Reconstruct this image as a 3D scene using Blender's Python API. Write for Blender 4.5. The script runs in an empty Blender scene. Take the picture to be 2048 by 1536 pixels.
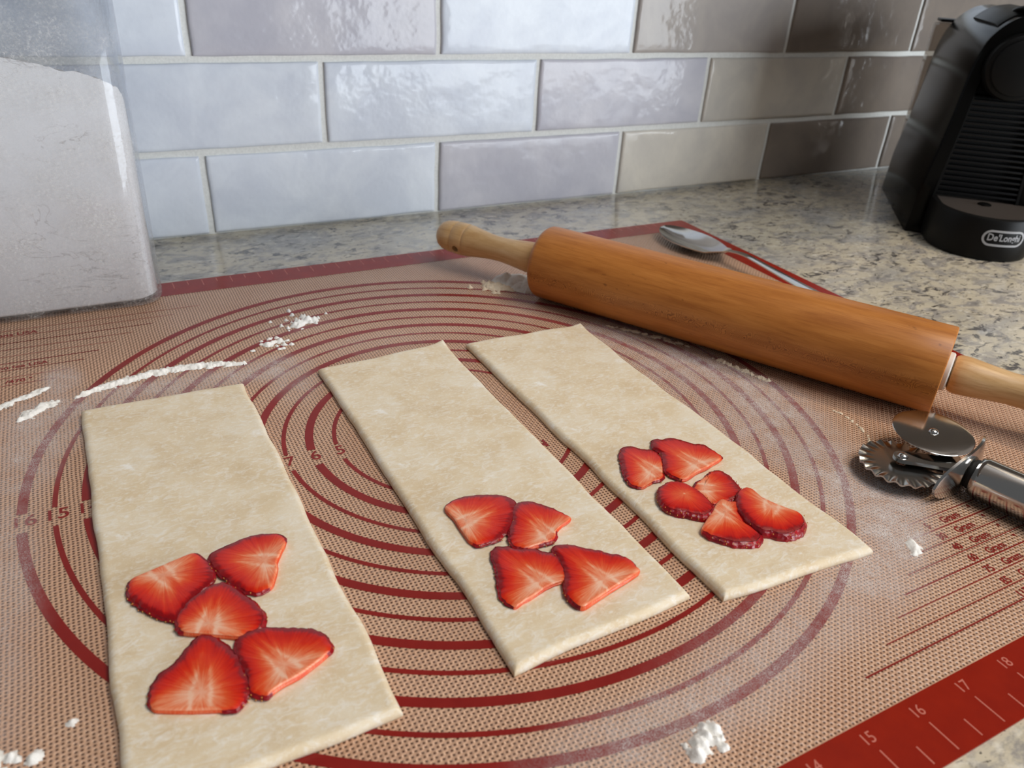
import bpy, bmesh, math, random
from mathutils import Vector, Matrix, noise

# ---------------------------------------------------------------- scene, camera, light
IN = 0.0254                      # everything below is measured in inches and built in metres
scene = bpy.context.scene
COL = scene.collection
random.seed(7)

cam_d = bpy.data.cameras.new('camera')
cam = bpy.data.objects.new('camera', cam_d)
COL.objects.link(cam)
cam_d.sensor_width = 36.0
cam_d.lens = 36.0 * 1584.16 / 2048.0
cam_d.clip_start = 0.01
_r = Vector((0.8823833, -0.4670454, 0.0571692))
_f = Vector((0.4323396, 0.7568069, -0.4902303))
_u = _r.cross(_f)
_m = Matrix((_r, _u, -_f)).transposed().to_4x4()
_m.translation = Vector((-6.0340, -12.9072, 9.0878)) * IN
cam.matrix_world = _m
cam_d.dof.use_dof = True
cam_d.dof.focus_distance = 16.2 * IN
cam_d.dof.aperture_fstop = 15.0
scene.camera = cam

world = bpy.data.worlds.new('world')
scene.world = world
world.use_nodes = True
bg = world.node_tree.nodes['Background']
bg.inputs['Color'].default_value = (0.95, 0.97, 1.0, 1)
bg.inputs['Strength'].default_value = 0.13


def area_light(name, loc, target, sx, sy, power, color):
    l = bpy.data.lights.new(name, 'AREA')
    l.shape = 'RECTANGLE'
    l.size = sx * IN
    l.size_y = sy * IN
    l.energy = power
    l.color = color
    o = bpy.data.objects.new(name, l)
    COL.objects.link(o)
    o.location = Vector(loc) * IN
    d = Vector(target) - Vector(loc)
    o.rotation_euler = d.to_track_quat('-Z', 'Y').to_euler()
    return o


# daylight from the tall glass doors behind and to the right of the photographer
area_light('door_daylight', (92, -116, 4), (4, 4, 2), 96, 78, 165, (0.86, 0.93, 1.0))
# large diffuse ceiling light of the kitchen and a warm recessed lamp at the right
area_light('ceiling_panel_light', (26, -34, 70), (14, -10, 0), 44, 44, 25, (0.97, 0.98, 1.0))
area_light('ceiling_lamp_light', (36, -12, 66), (22, 4, 0), 7, 7, 6.5, (1.0, 0.76, 0.48))

scene.view_settings.view_transform = 'Standard'
scene.view_settings.look = 'None'
scene.view_settings.exposure = 0.0
scene.view_settings.gamma = 1.0
scene.view_settings.use_curve_mapping = False
scene.cycles.max_bounces = 7
scene.cycles.diffuse_bounces = 3
scene.cycles.glossy_bounces = 3
scene.cycles.transmission_bounces = 2
scene.cycles.transparent_max_bounces = 10
scene.cycles.caustics_reflective = False
scene.cycles.caustics_refractive = False
scene.cycles.use_adaptive_sampling = True
scene.cycles.adaptive_threshold = 0.03


# ---------------------------------------------------------------- helpers
def obj(name, me, mat=None, parent=None, smooth=False):
    o = bpy.data.objects.new(name, me)
    COL.objects.link(o)
    if mat is not None and len(me.materials) == 0:
        me.materials.append(mat)
    if parent is not None:
        o.parent = parent
    if smooth:
        for p in me.polygons:
            p.use_smooth = True
    return o


def tag(o, label=None, cat=None, group=None, kind=None):
    if label:
        o['label'] = label
    if cat:
        o['category'] = cat
    if group:
        o['group'] = group
    if kind:
        o['kind'] = kind
    return o


def empty(name, loc=(0, 0, 0), rz=0.0):
    o = bpy.data.objects.new(name, None)
    COL.objects.link(o)
    o.empty_display_size = 0.02
    o.location = Vector(loc) * IN
    o.rotation_euler = (0, 0, rz)
    return o


def mesh(name, verts, faces):
    me = bpy.data.meshes.new(name)
    me.from_pydata([(v[0] * IN, v[1] * IN, v[2] * IN) for v in verts], [], faces)
    me.update()
    return me


def bm_mesh(name, bm, smooth_angle=None):
    """bmesh in inches to mesh in metres"""
    bmesh.ops.scale(bm, vec=(IN, IN, IN), verts=bm.verts)
    bmesh.ops.recalc_face_normals(bm, faces=bm.faces)
    me = bpy.data.meshes.new(name)
    bm.to_mesh(me)
    bm.free()
    return me


def auto_smooth(o, ang=40):
    me = o.data
    for p in me.polygons:
        p.use_smooth = True
    me.set_sharp_from_angle(angle=math.radians(ang))


def box_bm(x0, x1, y0, y1, z0, z1, bevel=0.0, seg=2, bm=None):
    b = bmesh.new() if bm is None else bm
    vs = [b.verts.new(p) for p in ((x0, y0, z0), (x1, y0, z0), (x1, y1, z0), (x0, y1, z0),
                                   (x0, y0, z1), (x1, y0, z1), (x1, y1, z1), (x0, y1, z1))]
    for f in ((0, 3, 2, 1), (4, 5, 6, 7), (0, 1, 5, 4), (1, 2, 6, 5), (2, 3, 7, 6), (3, 0, 4, 7)):
        b.faces.new([vs[i] for i in f])
    if bevel > 0:
        bmesh.ops.bevel(b, geom=list(b.edges), offset=bevel, segments=seg, affect='EDGES', profile=0.6)
    return b


def lathe(profile, n=64, axis='Z', cap=True):
    """profile = list of (radius, height); returns verts, faces about +Z"""
    vs, fs = [], []
    for r, h in profile:
        for i in range(n):
            a = 2 * math.pi * i / n
            vs.append((r * math.cos(a), r * math.sin(a), h))
    for k in range(len(profile) - 1):
        for i in range(n):
            j = (i + 1) % n
            fs.append((k * n + i, k * n + j, (k + 1) * n + j, (k + 1) * n + i))
    if cap:
        fs.append(tuple(range(n - 1, -1, -1)))
        b = (len(profile) - 1) * n
        fs.append(tuple(range(b, b + n)))
    return vs, fs


def prism(outline, z0, z1):
    n = len(outline)
    vs = [(x, y, z0) for x, y in outline] + [(x, y, z1) for x, y in outline]
    fs = [tuple(range(n - 1, -1, -1)), tuple(range(n, 2 * n))]
    fs += [(i, (i + 1) % n, n + (i + 1) % n, n + i) for i in range(n)]
    return vs, fs


def rrect(x0, x1, y0, y1, r, n=8):
    pts = []
    for cx, cy, a0 in ((x1 - r, y0 + r, -90), (x1 - r, y1 - r, 0), (x0 + r, y1 - r, 90), (x0 + r, y0 + r, 180)):
        for i in range(n + 1):
            a = math.radians(a0 + 90.0 * i / n)
            pts.append((cx + r * math.cos(a), cy + r * math.sin(a)))
    return pts


def nz(x, y, z=0.0):
    return noise.noise(Vector((x, y, z)))


# ---------------------------------------------------------------- material helpers
class NT:
    def __init__(self, name):
        self.mat = bpy.data.materials.new(name)
        self.mat.use_nodes = True
        self.t = self.mat.node_tree
        self.n = self.t.nodes
        self.b = self.n['Principled BSDF']
        self.out = self.n['Material Output']

    def node(self, kind, **kw):
        nd = self.n.new(kind)
        for k, v in kw.items():
            if k.startswith('i_'):
                nd.inputs[k[2:].replace('_', ' ')].default_value = v
            else:
                setattr(nd, k, v)
        return nd

    def link(self, a, b):
        self.t.links.new(a, b)

    def coords(self, scale=(1, 1, 1), kind='Object'):
        """texture coordinates in inches"""
        tc = self.node('ShaderNodeTexCoord')
        mp = self.node('ShaderNodeMapping')
        k = 1.0 / IN
        mp.inputs['Scale'].default_value = (scale[0] * k, scale[1] * k, scale[2] * k)
        self.link(tc.outputs[kind], mp.inputs['Vector'])
        return mp.outputs['Vector']

    def noise(self, vec, scale, detail=4, rough=0.55, dist=0.0):
        nd = self.node('ShaderNodeTexNoise')
        nd.inputs['Scale'].default_value = scale
        nd.inputs['Detail'].default_value = detail
        nd.inputs['Roughness'].default_value = rough
        nd.inputs['Distortion'].default_value = dist
        self.link(vec, nd.inputs['Vector'])
        return nd.outputs['Fac']

    def ramp(self, fac, stops, interp='LINEAR'):
        nd = self.node('ShaderNodeValToRGB')
        cr = nd.color_ramp
        cr.interpolation = interp
        while len(cr.elements) < len(stops):
            cr.elements.new(0.5)
        for e, (p, c) in zip(cr.elements, stops):
            e.position = p
            if not hasattr(c, '__len__'):
                c = (c, c, c)
            e.color = (c[0], c[1], c[2], 1)
        self.link(fac, nd.inputs['Fac'])
        return nd.outputs['Color']

    def mix(self, fac, a, b, mode='MIX'):
        nd = self.node('ShaderNodeMix', data_type='RGBA', blend_type=mode)
        for s, v in ((nd.inputs[0], fac), (nd.inputs[6], a), (nd.inputs[7], b)):
            if hasattr(v, 'is_linked') or hasattr(v, 'links'):
                self.link(v, s)
            elif hasattr(v, '__len__'):
                s.default_value = (v[0], v[1], v[2], 1)
            else:
                s.default_value = v
        return nd.outputs[2]

    def math(self, op, a, b=None, c=None, clamp=False):
        nd = self.node('ShaderNodeMath', operation=op)
        nd.use_clamp = clamp
        for s, v in zip(nd.inputs, (a, b, c)):
            if v is None:
                continue
            if hasattr(v, 'links'):
                self.link(v, s)
            else:
                s.default_value = v
        return nd.outputs[0]

    def bump(self, height, strength=0.3, dist=0.01, normal=None):
        nd = self.node('ShaderNodeBump')
        nd.inputs['Strength'].default_value = strength
        nd.inputs['Distance'].default_value = dist * IN
        self.link(height, nd.inputs['Height'])
        if normal is not None:
            self.link(normal, nd.inputs['Normal'])
        self.link(nd.outputs['Normal'], self.b.inputs['Normal'])
        return nd.outputs['Normal']

    def set(self, **kw):
        for k, v in kw.items():
            s = self.b.inputs[k.replace('_', ' ')]
            if hasattr(v, 'links'):
                self.link(v, s)
            elif hasattr(v, '__len__') and len(v) == 3 and s.type == 'RGBA':
                s.default_value = (v[0], v[1], v[2], 1)
            else:
                s.default_value = v
        return self


def plain(name, col, rough=0.5, metal=0.0, spec=0.5, **kw):
    m = NT(name)
    m.set(Base_Color=col, Roughness=rough, Metallic=metal, Specular_IOR_Level=spec, **kw)
    return m.mat


def srgb(r, g, b):
    def f(c):
        c /= 255.0
        return c / 12.92 if c <= 0.04045 else ((c + 0.055) / 1.055) ** 2.4
    return (f(r), f(g), f(b))


# ---------------------------------------------------------------- materials
def m_granite():
    m = NT('granite')
    v = m.coords((0.62, 1.0, 1.0))
    cloud = m.noise(v, 0.45, 3, 0.6, 0.6)
    base = m.ramp(cloud, [(0.28, srgb(166, 164, 160)), (0.45, srgb(190, 180, 160)), (0.58, srgb(204, 192, 168)), (0.75, srgb(190, 182, 168))])
    n2 = m.noise(v, 1.7, 4, 0.7, 0.9)
    grey = m.ramp(n2, [(0.48, 0.0), (0.60, 1.0)])
    c = m.mix(m.math('MULTIPLY', grey, 0.75), base, srgb(140, 136, 134))
    m_dk = m.noise(v, 0.6, 3, 0.5)
    gate = m.ramp(m_dk, [(0.36, 0.15), (0.58, 1.0)])
    n3 = m.noise(v, 2.9, 4, 0.65, 0.7)
    dk = m.math('MULTIPLY', m.ramp(n3, [(0.545, 0.0), (0.60, 1.0)]), gate)
    c = m.mix(m.math('MULTIPLY', dk, 0.92), c, srgb(72, 68, 68))
    n5 = m.noise(v, 6.5, 3, 0.6, 0.3)
    c = m.mix(m.ramp(n5, [(0.63, 0.0), (0.68, 0.9)]), c, srgb(60, 54, 52))
    n4 = m.noise(v, 5.0, 3, 0.6)
    wh = m.ramp(n4, [(0.56, 0.0), (0.72, 0.7)])
    c = m.mix(wh, c, srgb(226, 218, 202))
    m.set(Base_Color=c, Roughness=0.15, Specular_IOR_Level=0.5)
    return m.mat


def m_grout():
    m = NT('grout')
    v = m.coords()
    n1 = m.noise(v, 14, 4, 0.6)
    c = m.ramp(n1, [(0.3, srgb(208, 208, 203)), (0.7, srgb(224, 224, 219))])
    m.set(Base_Color=c, Roughness=0.9)
    m.bump(n1, 0.4, 0.02)
    return m.mat


def m_tile():
    m = NT('glazed_tile')
    v = m.coords()
    oi = m.node('ShaderNodeObjectInfo')
    add = m.node('ShaderNodeVectorMath', operation='ADD')
    mul = m.node('ShaderNodeVectorMath', operation='SCALE')
    comb = m.node('ShaderNodeCombineXYZ')
    m.link(oi.outputs['Random'], comb.inputs[0])
    m.link(oi.outputs['Random'], comb.inputs[1])
    m.link(comb.outputs[0], mul.inputs[0])
    mul.inputs['Scale'].default_value = 60.0
    m.link(v, add.inputs[0])
    m.link(mul.outputs[0], add.inputs[1])
    vv = add.outputs[0]
    n1 = m.noise(vv, 0.5, 4, 0.6, 0.4)
    lo = m.mix(1.0, oi.outputs['Color'], (0.90, 0.90, 0.92), 'MULTIPLY')
    hi = m.mix(1.0, oi.outputs['Color'], (1.09, 1.08, 1.06), 'MULTIPLY')
    c = m.mix(m.ramp(n1, [(0.35, 0.0), (0.65, 1.0)]), lo, hi)
    m.set(Base_Color=c, Roughness=0.10, Specular_IOR_Level=0.22)
    w1 = m.noise(vv, 0.9, 3, 0.5)
    w2 = m.noise(vv, 5.0, 3, 0.6)
    h = m.math('ADD', m.math('MULTIPLY', w1, 1.0), m.math('MULTIPLY', w2, 0.07))
    m.bump(h, 0.55, 0.10)
    return m.mat


def m_weave():
    m = NT('woven_silicone')
    v = m.coords()
    sep = m.node('ShaderNodeSeparateXYZ')
    m.link(v, sep.inputs[0])
    wob = m.math('MULTIPLY', m.noise(v, 1.5, 2, 0.5), 0.04)
    x = m.math('ADD', sep.outputs[0], wob)
    y = m.math('ADD', sep.outputs[1], wob)
    px, py = 0.070, 0.064
    ax = m.math('COSINE', m.math('MULTIPLY', x, 2 * math.pi / px))
    ay = m.math('COSINE', m.math('MULTIPLY', y, 2 * math.pi / py))
    hole = m.math('MULTIPLY', m.math('MULTIPLY_ADD', ax, -0.5, 0.5), m.math('MULTIPLY_ADD', ay, -0.5, 0.5))
    chk = m.math('MULTIPLY', m.math('COSINE', m.math('MULTIPLY', x, math.pi / px)), m.math('COSINE', m.math('MULTIPLY', y, math.pi / py)))
    n1 = m.noise(v, 0.7, 3, 0.5)
    thread = m.ramp(n1, [(0.3, srgb(203, 160, 130)), (0.7, srgb(212, 172, 142))])
    gap = srgb(92, 58, 40)
    c = m.mix(m.ramp(hole, [(0.22, 0.0), (0.62, 1.0)]), thread, gap)
    h = m.math('ADD', m.math('MULTIPLY', chk, 0.45), m.math('MULTIPLY', hole, -0.55))
    m.set(Base_Color=c, Roughness=0.23, Specular_IOR_Level=0.45)
    m.bump(h, 0.7, 0.026)
    return m.mat


def m_red(name, a, b, rough=0.3):
    m = NT(name)
    v = m.coords()
    n1 = m.noise(v, 2.0, 4, 0.6)
    c = m.ramp(n1, [(0.3, a), (0.7, b)])
    m.set(Base_Color=c, Roughness=rough, Specular_IOR_Level=0.28)
    return m.mat


def m_dough():
    m = NT('raw_dough')
    v = m.coords((1.0, 1.0, 1.0))
    n1 = m.noise(v, 1.1, 3, 0.6, 0.5)
    c = m.ramp(n1, [(0.32, srgb(218, 196, 160)), (0.5, srgb(226, 208, 176)), (0.68, srgb(232, 219, 194))])
    vs = m.coords((1.4, 3.2, 1.0))
    n2 = m.noise(vs, 3.0, 4, 0.7, 1.2)
    fl = m.math('MULTIPLY', m.ramp(n2, [(0.48, 0.0), (0.66, 1.0)]), 0.60)
    c = m.mix(fl, c, srgb(240, 236, 226))
    n3 = m.noise(v, 13.0, 3, 0.6)
    c = m.mix(m.math('MULTIPLY', m.ramp(n3, [(0.55, 0.0), (0.72, 1.0)]), 0.45), c, srgb(244, 240, 230))
    n5 = m.noise(m.coords((0.9, 1.6, 1)), 0.8, 5, 0.75, 0.8)
    c = m.mix(m.math('MULTIPLY', m.ramp(n5, [(0.60, 0.0), (0.70, 1.0)]), 0.7), c, srgb(248, 246, 240))
    m.set(Base_Color=c, Roughness=0.55, Specular_IOR_Level=0.35)
    h = m.math('ADD', m.math('MULTIPLY', n2, 0.5), m.math('MULTIPLY', n3, 0.4))
    m.bump(h, 0.4, 0.025)
    return m.mat


def m_flour(name='flour', tint=(250, 248, 243)):
    m = NT(name)
    v = m.coords()
    n1 = m.noise(v, 9, 4, 0.7)
    c = m.ramp(n1, [(0.3, srgb(tint[0] - 9, tint[1] - 10, tint[2] - 13)), (0.65, srgb(*tint))])
    m.set(Base_Color=c, Roughness=1.0, Specular_IOR_Level=0.05)
    m.bump(m.noise(v, 26, 4, 0.7), 0.5, 0.03)
    return m.mat


def m_flour_packed():
    m = NT('packed_flour')
    v = m.coords()
    n1 = m.noise(v, 0.7, 5, 0.6, 0.3)
    c = m.ramp(n1, [(0.3, srgb(232, 231, 230)), (0.7, srgb(243, 242, 241))])
    vv = m.coords((0.35, 1.0, 1.0))
    n2 = m.noise(vv, 1.1, 4, 0.6, 1.5)
    line = m.math('SUBTRACT', 1.0, m.math('MULTIPLY', m.math('ABSOLUTE', m.math('SUBTRACT', n2, 0.52)), 90.0), clamp=True)
    gate = m.ramp(m.noise(v, 0.5, 2, 0.5), [(0.5, 0.0), (0.6, 1.0)])
    crack = m.math('MULTIPLY', m.math('MULTIPLY', line, gate), 0.55)
    c = m.mix(crack, c, srgb(150, 142, 138))
    sp = m.ramp(m.noise(v, 14, 2, 0.5), [(0.75, 0.0), (0.82, 0.3)])
    c = m.mix(sp, c, srgb(160, 150, 142))
    m.set(Base_Color=c, Roughness=0.95, Specular_IOR_Level=0.1)
    m.bump(n1, 0.3, 0.05)
    return m.mat


def m_veil():
    m = NT('flour_film')
    v = m.coords()
    at = m.node('ShaderNodeAttribute', attribute_name='dust')
    d = at.outputs['Fac']
    n1 = m.noise(v, 70, 2, 0.8)
    n2 = m.noise(v, 2.2, 4, 0.6, 0.5)
    vs = m.coords((1.0, 0.35, 1))
    n3 = m.noise(vs, 7, 4, 0.7, 0.4)
    g = m.math('MULTIPLY', m.ramp(n1, [(0.40, 0.10), (0.64, 1.5)]), m.ramp(n2, [(0.3, 0.45), (0.65, 1.15)]))
    g = m.math('MULTIPLY', g, m.ramp(n3, [(0.3, 0.7), (0.7, 1.1)]))
    a = m.math('MULTIPLY', m.math('MULTIPLY', d, 0.84), g, clamp=True)
    m.set(Base_Color=srgb(236, 228, 224), Roughness=1.0, Specular_IOR_Level=0.0, Alpha=a)
    return m.mat


def m_steel(name='polished_steel', rough=0.12, col=(0.62, 0.61, 0.59)):
    m = NT(name)
    v = m.coords()
    n1 = m.noise(v, 6, 3, 0.6)
    m.set(Base_Color=col, Metallic=1.0, Roughness=m.math('MULTIPLY_ADD', n1, 0.10, rough - 0.05))
    return m.mat


BAND_ANGLE = 0.09      # around the barrel axis, on the side that faces the camera


def m_wood(name, cols, axis_stretch=0.12, flake=True, rough=0.38):
    """grain runs along local Z"""
    m = NT(name)
    v = m.coords((1, 1, axis_stretch))
    n1 = m.noise(v, 5.0, 4, 0.65, 0.3)
    c = m.ramp(n1, [(0.30, cols[0]), (0.5, cols[1]), (0.72, cols[2])])
    vf = m.coords((1, 1, 0.05))
    n2 = m.noise(vf, 26.0, 3, 0.6)
    c = m.mix(m.math('MULTIPLY', m.ramp(n2, [(0.5, 0.0), (0.72, 1.0)]), 0.45), c, cols[3])
    if flake:
        # cathedral rings in one band along the barrel, where the saw ran flat to the growth rings
        raw = m.coords()
        sp = m.node('ShaderNodeSeparateXYZ')
        m.link(raw, sp.inputs[0])
        ang = m.math('ARCTAN2', m.math('MULTIPLY', sp.outputs[1], -1.0), m.math('MULTIPLY', sp.outputs[0], -1.0))
        off = m.math('SUBTRACT', ang, BAND_ANGLE)
        cmb = m.node('ShaderNodeCombineXYZ')
        m.link(m.math('MULTIPLY', off, 3.0), cmb.inputs[0])
        m.link(m.math('MULTIPLY', sp.outputs[2], 2.6), cmb.inputs[1])
        n3 = m.noise(cmb.outputs[0], 1.0, 1, 0.4)
        sn = m.math('SINE', m.math('MULTIPLY', n3, 150.0))
        gate = m.math('SUBTRACT', 1.0, m.math('MULTIPLY', m.math('ABSOLUTE', off), 4.2), clamp=True)
        fig = m.math('MULTIPLY', m.math('MULTIPLY', m.ramp(sn, [(0.1, 0.0), (0.9, 1.0)]), gate), 0.75)
        c = m.mix(fig, c, cols[4])
        vk = m.coords((2.2, 2.2, 1.2))
        n4 = m.noise(vk, 3.2, 2, 0.5)
        c = m.mix(m.ramp(n4, [(0.70, 0.0), (0.78, 0.6)]), c, cols[4])
    m.set(Base_Color=c, Roughness=rough, Specular_IOR_Level=0.4)
    m.bump(n2, 0.12, 0.01)
    return m.mat


def schlick(m):
    lw = m.node('ShaderNodeLayerWeight')
    lw.inputs['Blend'].default_value = 0.5
    f5 = m.math('POWER', lw.outputs['Facing'], 4.5)
    return m.math('MULTIPLY_ADD', f5, 0.75, 0.022)


def m_clear():
    m = NT('clear_plastic')
    t = m.t
    m.n.remove(m.b)
    tr = m.node('ShaderNodeBsdfTransparent')
    tr.inputs['Color'].default_value = (0.94, 0.945, 0.955, 1)
    gl = m.node('ShaderNodeBsdfGlossy')
    gl.inputs['Roughness'].default_value = 0.05
    gl.inputs['Color'].default_value = (0.95, 0.97, 1, 1)
    fr = schlick(m)
    mx = m.node('ShaderNodeMixShader')
    m.link(fr, mx.inputs[0])
    m.link(tr.outputs[0], mx.inputs[1])
    m.link(gl.outputs[0], mx.inputs[2])
    # flour dust clinging to the wall
    df = m.node('ShaderNodeBsdfDiffuse')
    df.inputs['Color'].default_value = (0.80, 0.78, 0.75, 1)
    v = m.coords()
    n1 = m.noise(v, 16, 4, 0.75)
    n2 = m.noise(v, 0.8, 3, 0.5)
    a = m.math('MULTIPLY', m.ramp(n1, [(0.50, 0.12), (0.72, 0.60)]), m.ramp(n2, [(0.35, 0.12), (0.65, 0.85)]))
    mx2 = m.node('ShaderNodeMixShader')
    m.link(a, mx2.inputs[0])
    m.link(mx.outputs[0], mx2.inputs[1])
    m.link(df.outputs[0], mx2.inputs[2])
    m.link(mx2.outputs[0], m.out.inputs['Surface'])
    return m.mat


def m_smoke():
    m = NT('smoked_plastic')
    m.n.remove(m.b)
    tr = m.node('ShaderNodeBsdfTransparent')
    tr.inputs['Color'].default_value = (0.62, 0.58, 0.54, 1)
    gl = m.node('ShaderNodeBsdfGlossy')
    gl.inputs['Roughness'].default_value = 0.06
    fr = schlick(m)
    mx = m.node('ShaderNodeMixShader')
    m.link(fr, mx.inputs[0])
    m.link(tr.outputs[0], mx.inputs[1])
    m.link(gl.outputs[0], mx.inputs[2])
    m.link(mx.outputs[0], m.out.inputs['Surface'])
    return m.mat


def m_flesh():
    m = NT('strawberry_flesh')
    at = m.node('ShaderNodeAttribute', attribute_name='ripe')
    sd = m.node('ShaderNodeAttribute', attribute_name='sdir')
    ve = m.node('ShaderNodeAttribute', attribute_name='vein')
    mp = m.node('ShaderNodeMapping')
    mp.inputs['Scale'].default_value = (9, 9, 0.9)
    m.link(sd.outputs['Vector'], mp.inputs['Vector'])
    st = m.noise(mp.outputs[0], 1.6, 3, 0.6)
    v = m.coords()
    n2 = m.noise(v, 5, 3, 0.6)
    r = m.math('ADD', at.outputs['Fac'], m.math('MULTIPLY', m.math('SUBTRACT', st, 0.5), 0.55))
    r = m.math('ADD', r, m.math('MULTIPLY', m.math('SUBTRACT', n2, 0.5), 0.30))
    r = m.math('SUBTRACT', r, m.math('MULTIPLY', ve.outputs['Fac'], 0.17))
    c = m.ramp(r, [(0.02, srgb(242, 192, 162)), (0.24, srgb(234, 138, 96)), (0.42, srgb(224, 84, 38)),
                   (0.62, srgb(214, 44, 16)), (0.86, srgb(190, 18, 12)), (1.0, srgb(138, 6, 16))])
    m.set(Base_Color=c, Roughness=0.28, Specular_IOR_Level=0.5, Subsurface_Weight=0.12,
          Subsurface_Radius=(0.004, 0.001, 0.0006), Subsurface_Scale=0.5)
    h = m.math('ADD', m.math('MULTIPLY', st, 0.6), m.math('MULTIPLY', n2, 0.5))
    m.bump(h, 0.35, 0.02)
    return m.mat


def m_skin():
    m = NT('strawberry_skin')
    v = m.coords()
    n1 = m.noise(v, 6, 3, 0.6)
    c = m.ramp(n1, [(0.3, srgb(112, 6, 22)), (0.7, srgb(168, 12, 22))])
    vo = m.node('ShaderNodeTexVoronoi')
    vo.inputs['Scale'].default_value = 11.0
    m.link(v, vo.inputs['Vector'])
    m.set(Base_Color=c, Roughness=0.30, Specular_IOR_Level=0.5)
    m.bump(vo.outputs['Distance'], 0.6, 0.03)
    return m.mat


MAT = {
    'granite': m_granite(), 'grout': m_grout(), 'tile': m_tile(), 'weave': m_weave(),
    'print': m_red('printed_red', srgb(126, 28, 24), srgb(140, 34, 28), 0.32),
    'border': m_red('border_red', srgb(134, 20, 0), srgb(145, 26, 1), 0.22),
    'ruler': plain('ruler_print', srgb(196, 110, 92), 0.5),
    'dough': m_dough(), 'flour': m_flour(), 'packed': m_flour_packed(), 'veil': m_veil(),
    'crumb': m_flour('flour_crumb', (240, 222, 196)),
    'steel': m_steel(), 'steel_soft': m_steel('brushed_steel', 0.2, (0.46, 0.45, 0.43)),
    'barrel': m_wood('beech_barrel', (srgb(166, 100, 42), srgb(184, 116, 52), srgb(196, 128, 62), srgb(146, 82, 32), srgb(104, 54, 20))),
    'handle': m_wood('pale_wood', (srgb(196, 152, 100), srgb(212, 172, 120), srgb(224, 188, 140), srgb(178, 130, 80), srgb(150, 100, 60)), 0.15, False, 0.35),
    'nylon': plain('white_nylon', srgb(225, 222, 215), 0.4),
    'clear': m_clear(), 'smoke': m_smoke(),
    'black': plain('black_plastic', (0.0035, 0.0033, 0.003), 0.18, 0, 0.09),
    'black_matt': plain('black_matt_plastic', (0.006, 0.0058, 0.0055), 0.42, 0, 0.14),
    'black_rib': plain('black_rib_plastic', (0.006, 0.006, 0.0065), 0.33, 0, 0.3),
    'grid': plain('dark_steel_grid', (0.17, 0.14, 0.12), 0.4, 0.7, 0.5),
    'silver': plain('badge_silver', (0.36, 0.36, 0.37), 0.45, 0.2),
    'lid': plain('lid_plastic', srgb(210, 212, 214), 0.4),
    'flesh': m_flesh(), 'skin': m_skin(),
    'seed': plain('strawberry_seed', srgb(206, 140, 62), 0.5),
    'oak_floor': m_wood('oak_floor', (srgb(120, 92, 66), srgb(134, 104, 76), srgb(146, 116, 86), srgb(100, 74, 52), srgb(80, 60, 40)), 0.2, False, 0.45),
    'cabinet': plain('cabinet_paint', srgb(104, 94, 86), 0.5),
    'shadow_gap': plain('black_recess', (0.004, 0.004, 0.004), 0.7),
}

# ---------------------------------------------------------------- the setting
WALL_Y = 13.87
CT = -0.03                        # top of the stone counter, the mat lies on it with its face at z = 0
ct = obj('countertop', bm_mesh('countertop', box_bm(-30, 62, -11.7, WALL_Y + 0.1, CT - 1.25, CT, 0.08, 2)), MAT['granite'])
auto_smooth(ct)
tag(ct, 'polished speckled cream and grey granite countertop under the baking mat', 'countertop')

wall = obj('wall_back', bm_mesh('wall_back', box_bm(-30, 62, WALL_Y + 0.035, WALL_Y + 4.0, -36, 60)), MAT['grout'])
tag(wall, 'tiled kitchen backsplash wall with pale grout joints', kind='structure')

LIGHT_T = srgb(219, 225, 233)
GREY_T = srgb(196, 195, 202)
SHADED_TAUPE_T = srgb(130, 120, 111)  # dim light and dark reflections at the right, put into the tile colour
WARMLIT_T = srgb(204, 198, 187)  # pale tile with the warm light at the right painted in
SHADED_WARMGREY_T = srgb(168, 161, 155)  # grey tile with the dimmer, warmer light at the right painted in


def tile_mesh(w, h, seed):
    """hand-pressed glazed tile, face towards -Y, origin at its lower left corner"""
    nx, nzz = 26, 10
    us = [0, 0.006, 0.016] + [0.016 + (0.968) * i / (nx - 1) for i in range(1, nx - 1)] + [0.984, 0.994, 1]
    ws = [0, 0.02, 0.05] + [0.05 + 0.90 * i / (nzz - 1) for i in range(1, nzz - 1)] + [0.95, 0.98, 1]
    vs, fs = [], []
    for j, v in enumerate(ws):
        for i, u in enumerate(us):
            ex = min(u, 1 - u) * w
            ez = min(v, 1 - v) * h
            e = min(ex, ez)
            y = -0.075 + 0.014 * nz(u * w * 0.35, v * h * 0.5, seed)
            if e < 0.10:
                y += 0.05 * (1 - e / 0.10) ** 2
            jx = 0.030 * nz(0.7 * u * w + seed, 1.1 * v * h, 3.1) * (1 if ex < 0.3 else 0)
            jz = 0.030 * nz(0.7 * u * w, 1.1 * v * h + seed, 8.7) * (1 if ez < 0.3 else 0)
            vs.append((u * w + jx, y, v * h + jz))
    n = len(us)
    for j in range(len(ws) - 1):
        for i in range(n - 1):
            a = j * n + i
            fs.append((a, a + 1, a + n + 1, a + n))
    # skirt back into the wall
    loop = list(range(n)) + [n - 1 + n * j for j in range(1, len(ws))] + \
        [n * (len(ws) - 1) + i for i in range(n - 2, -1, -1)] + [n * j for j in range(len(ws) - 2, 0, -1)]
    b = len(vs)
    for k in loop:
        x, y, z = vs[k]
        vs.append((x, 0.06, z))
    for k in range(len(loop)):
        k2 = (k + 1) % len(loop)
        fs.append((loop[k2], loop[k], b + k, b + k2))
    return mesh('tile', vs, fs)


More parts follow.
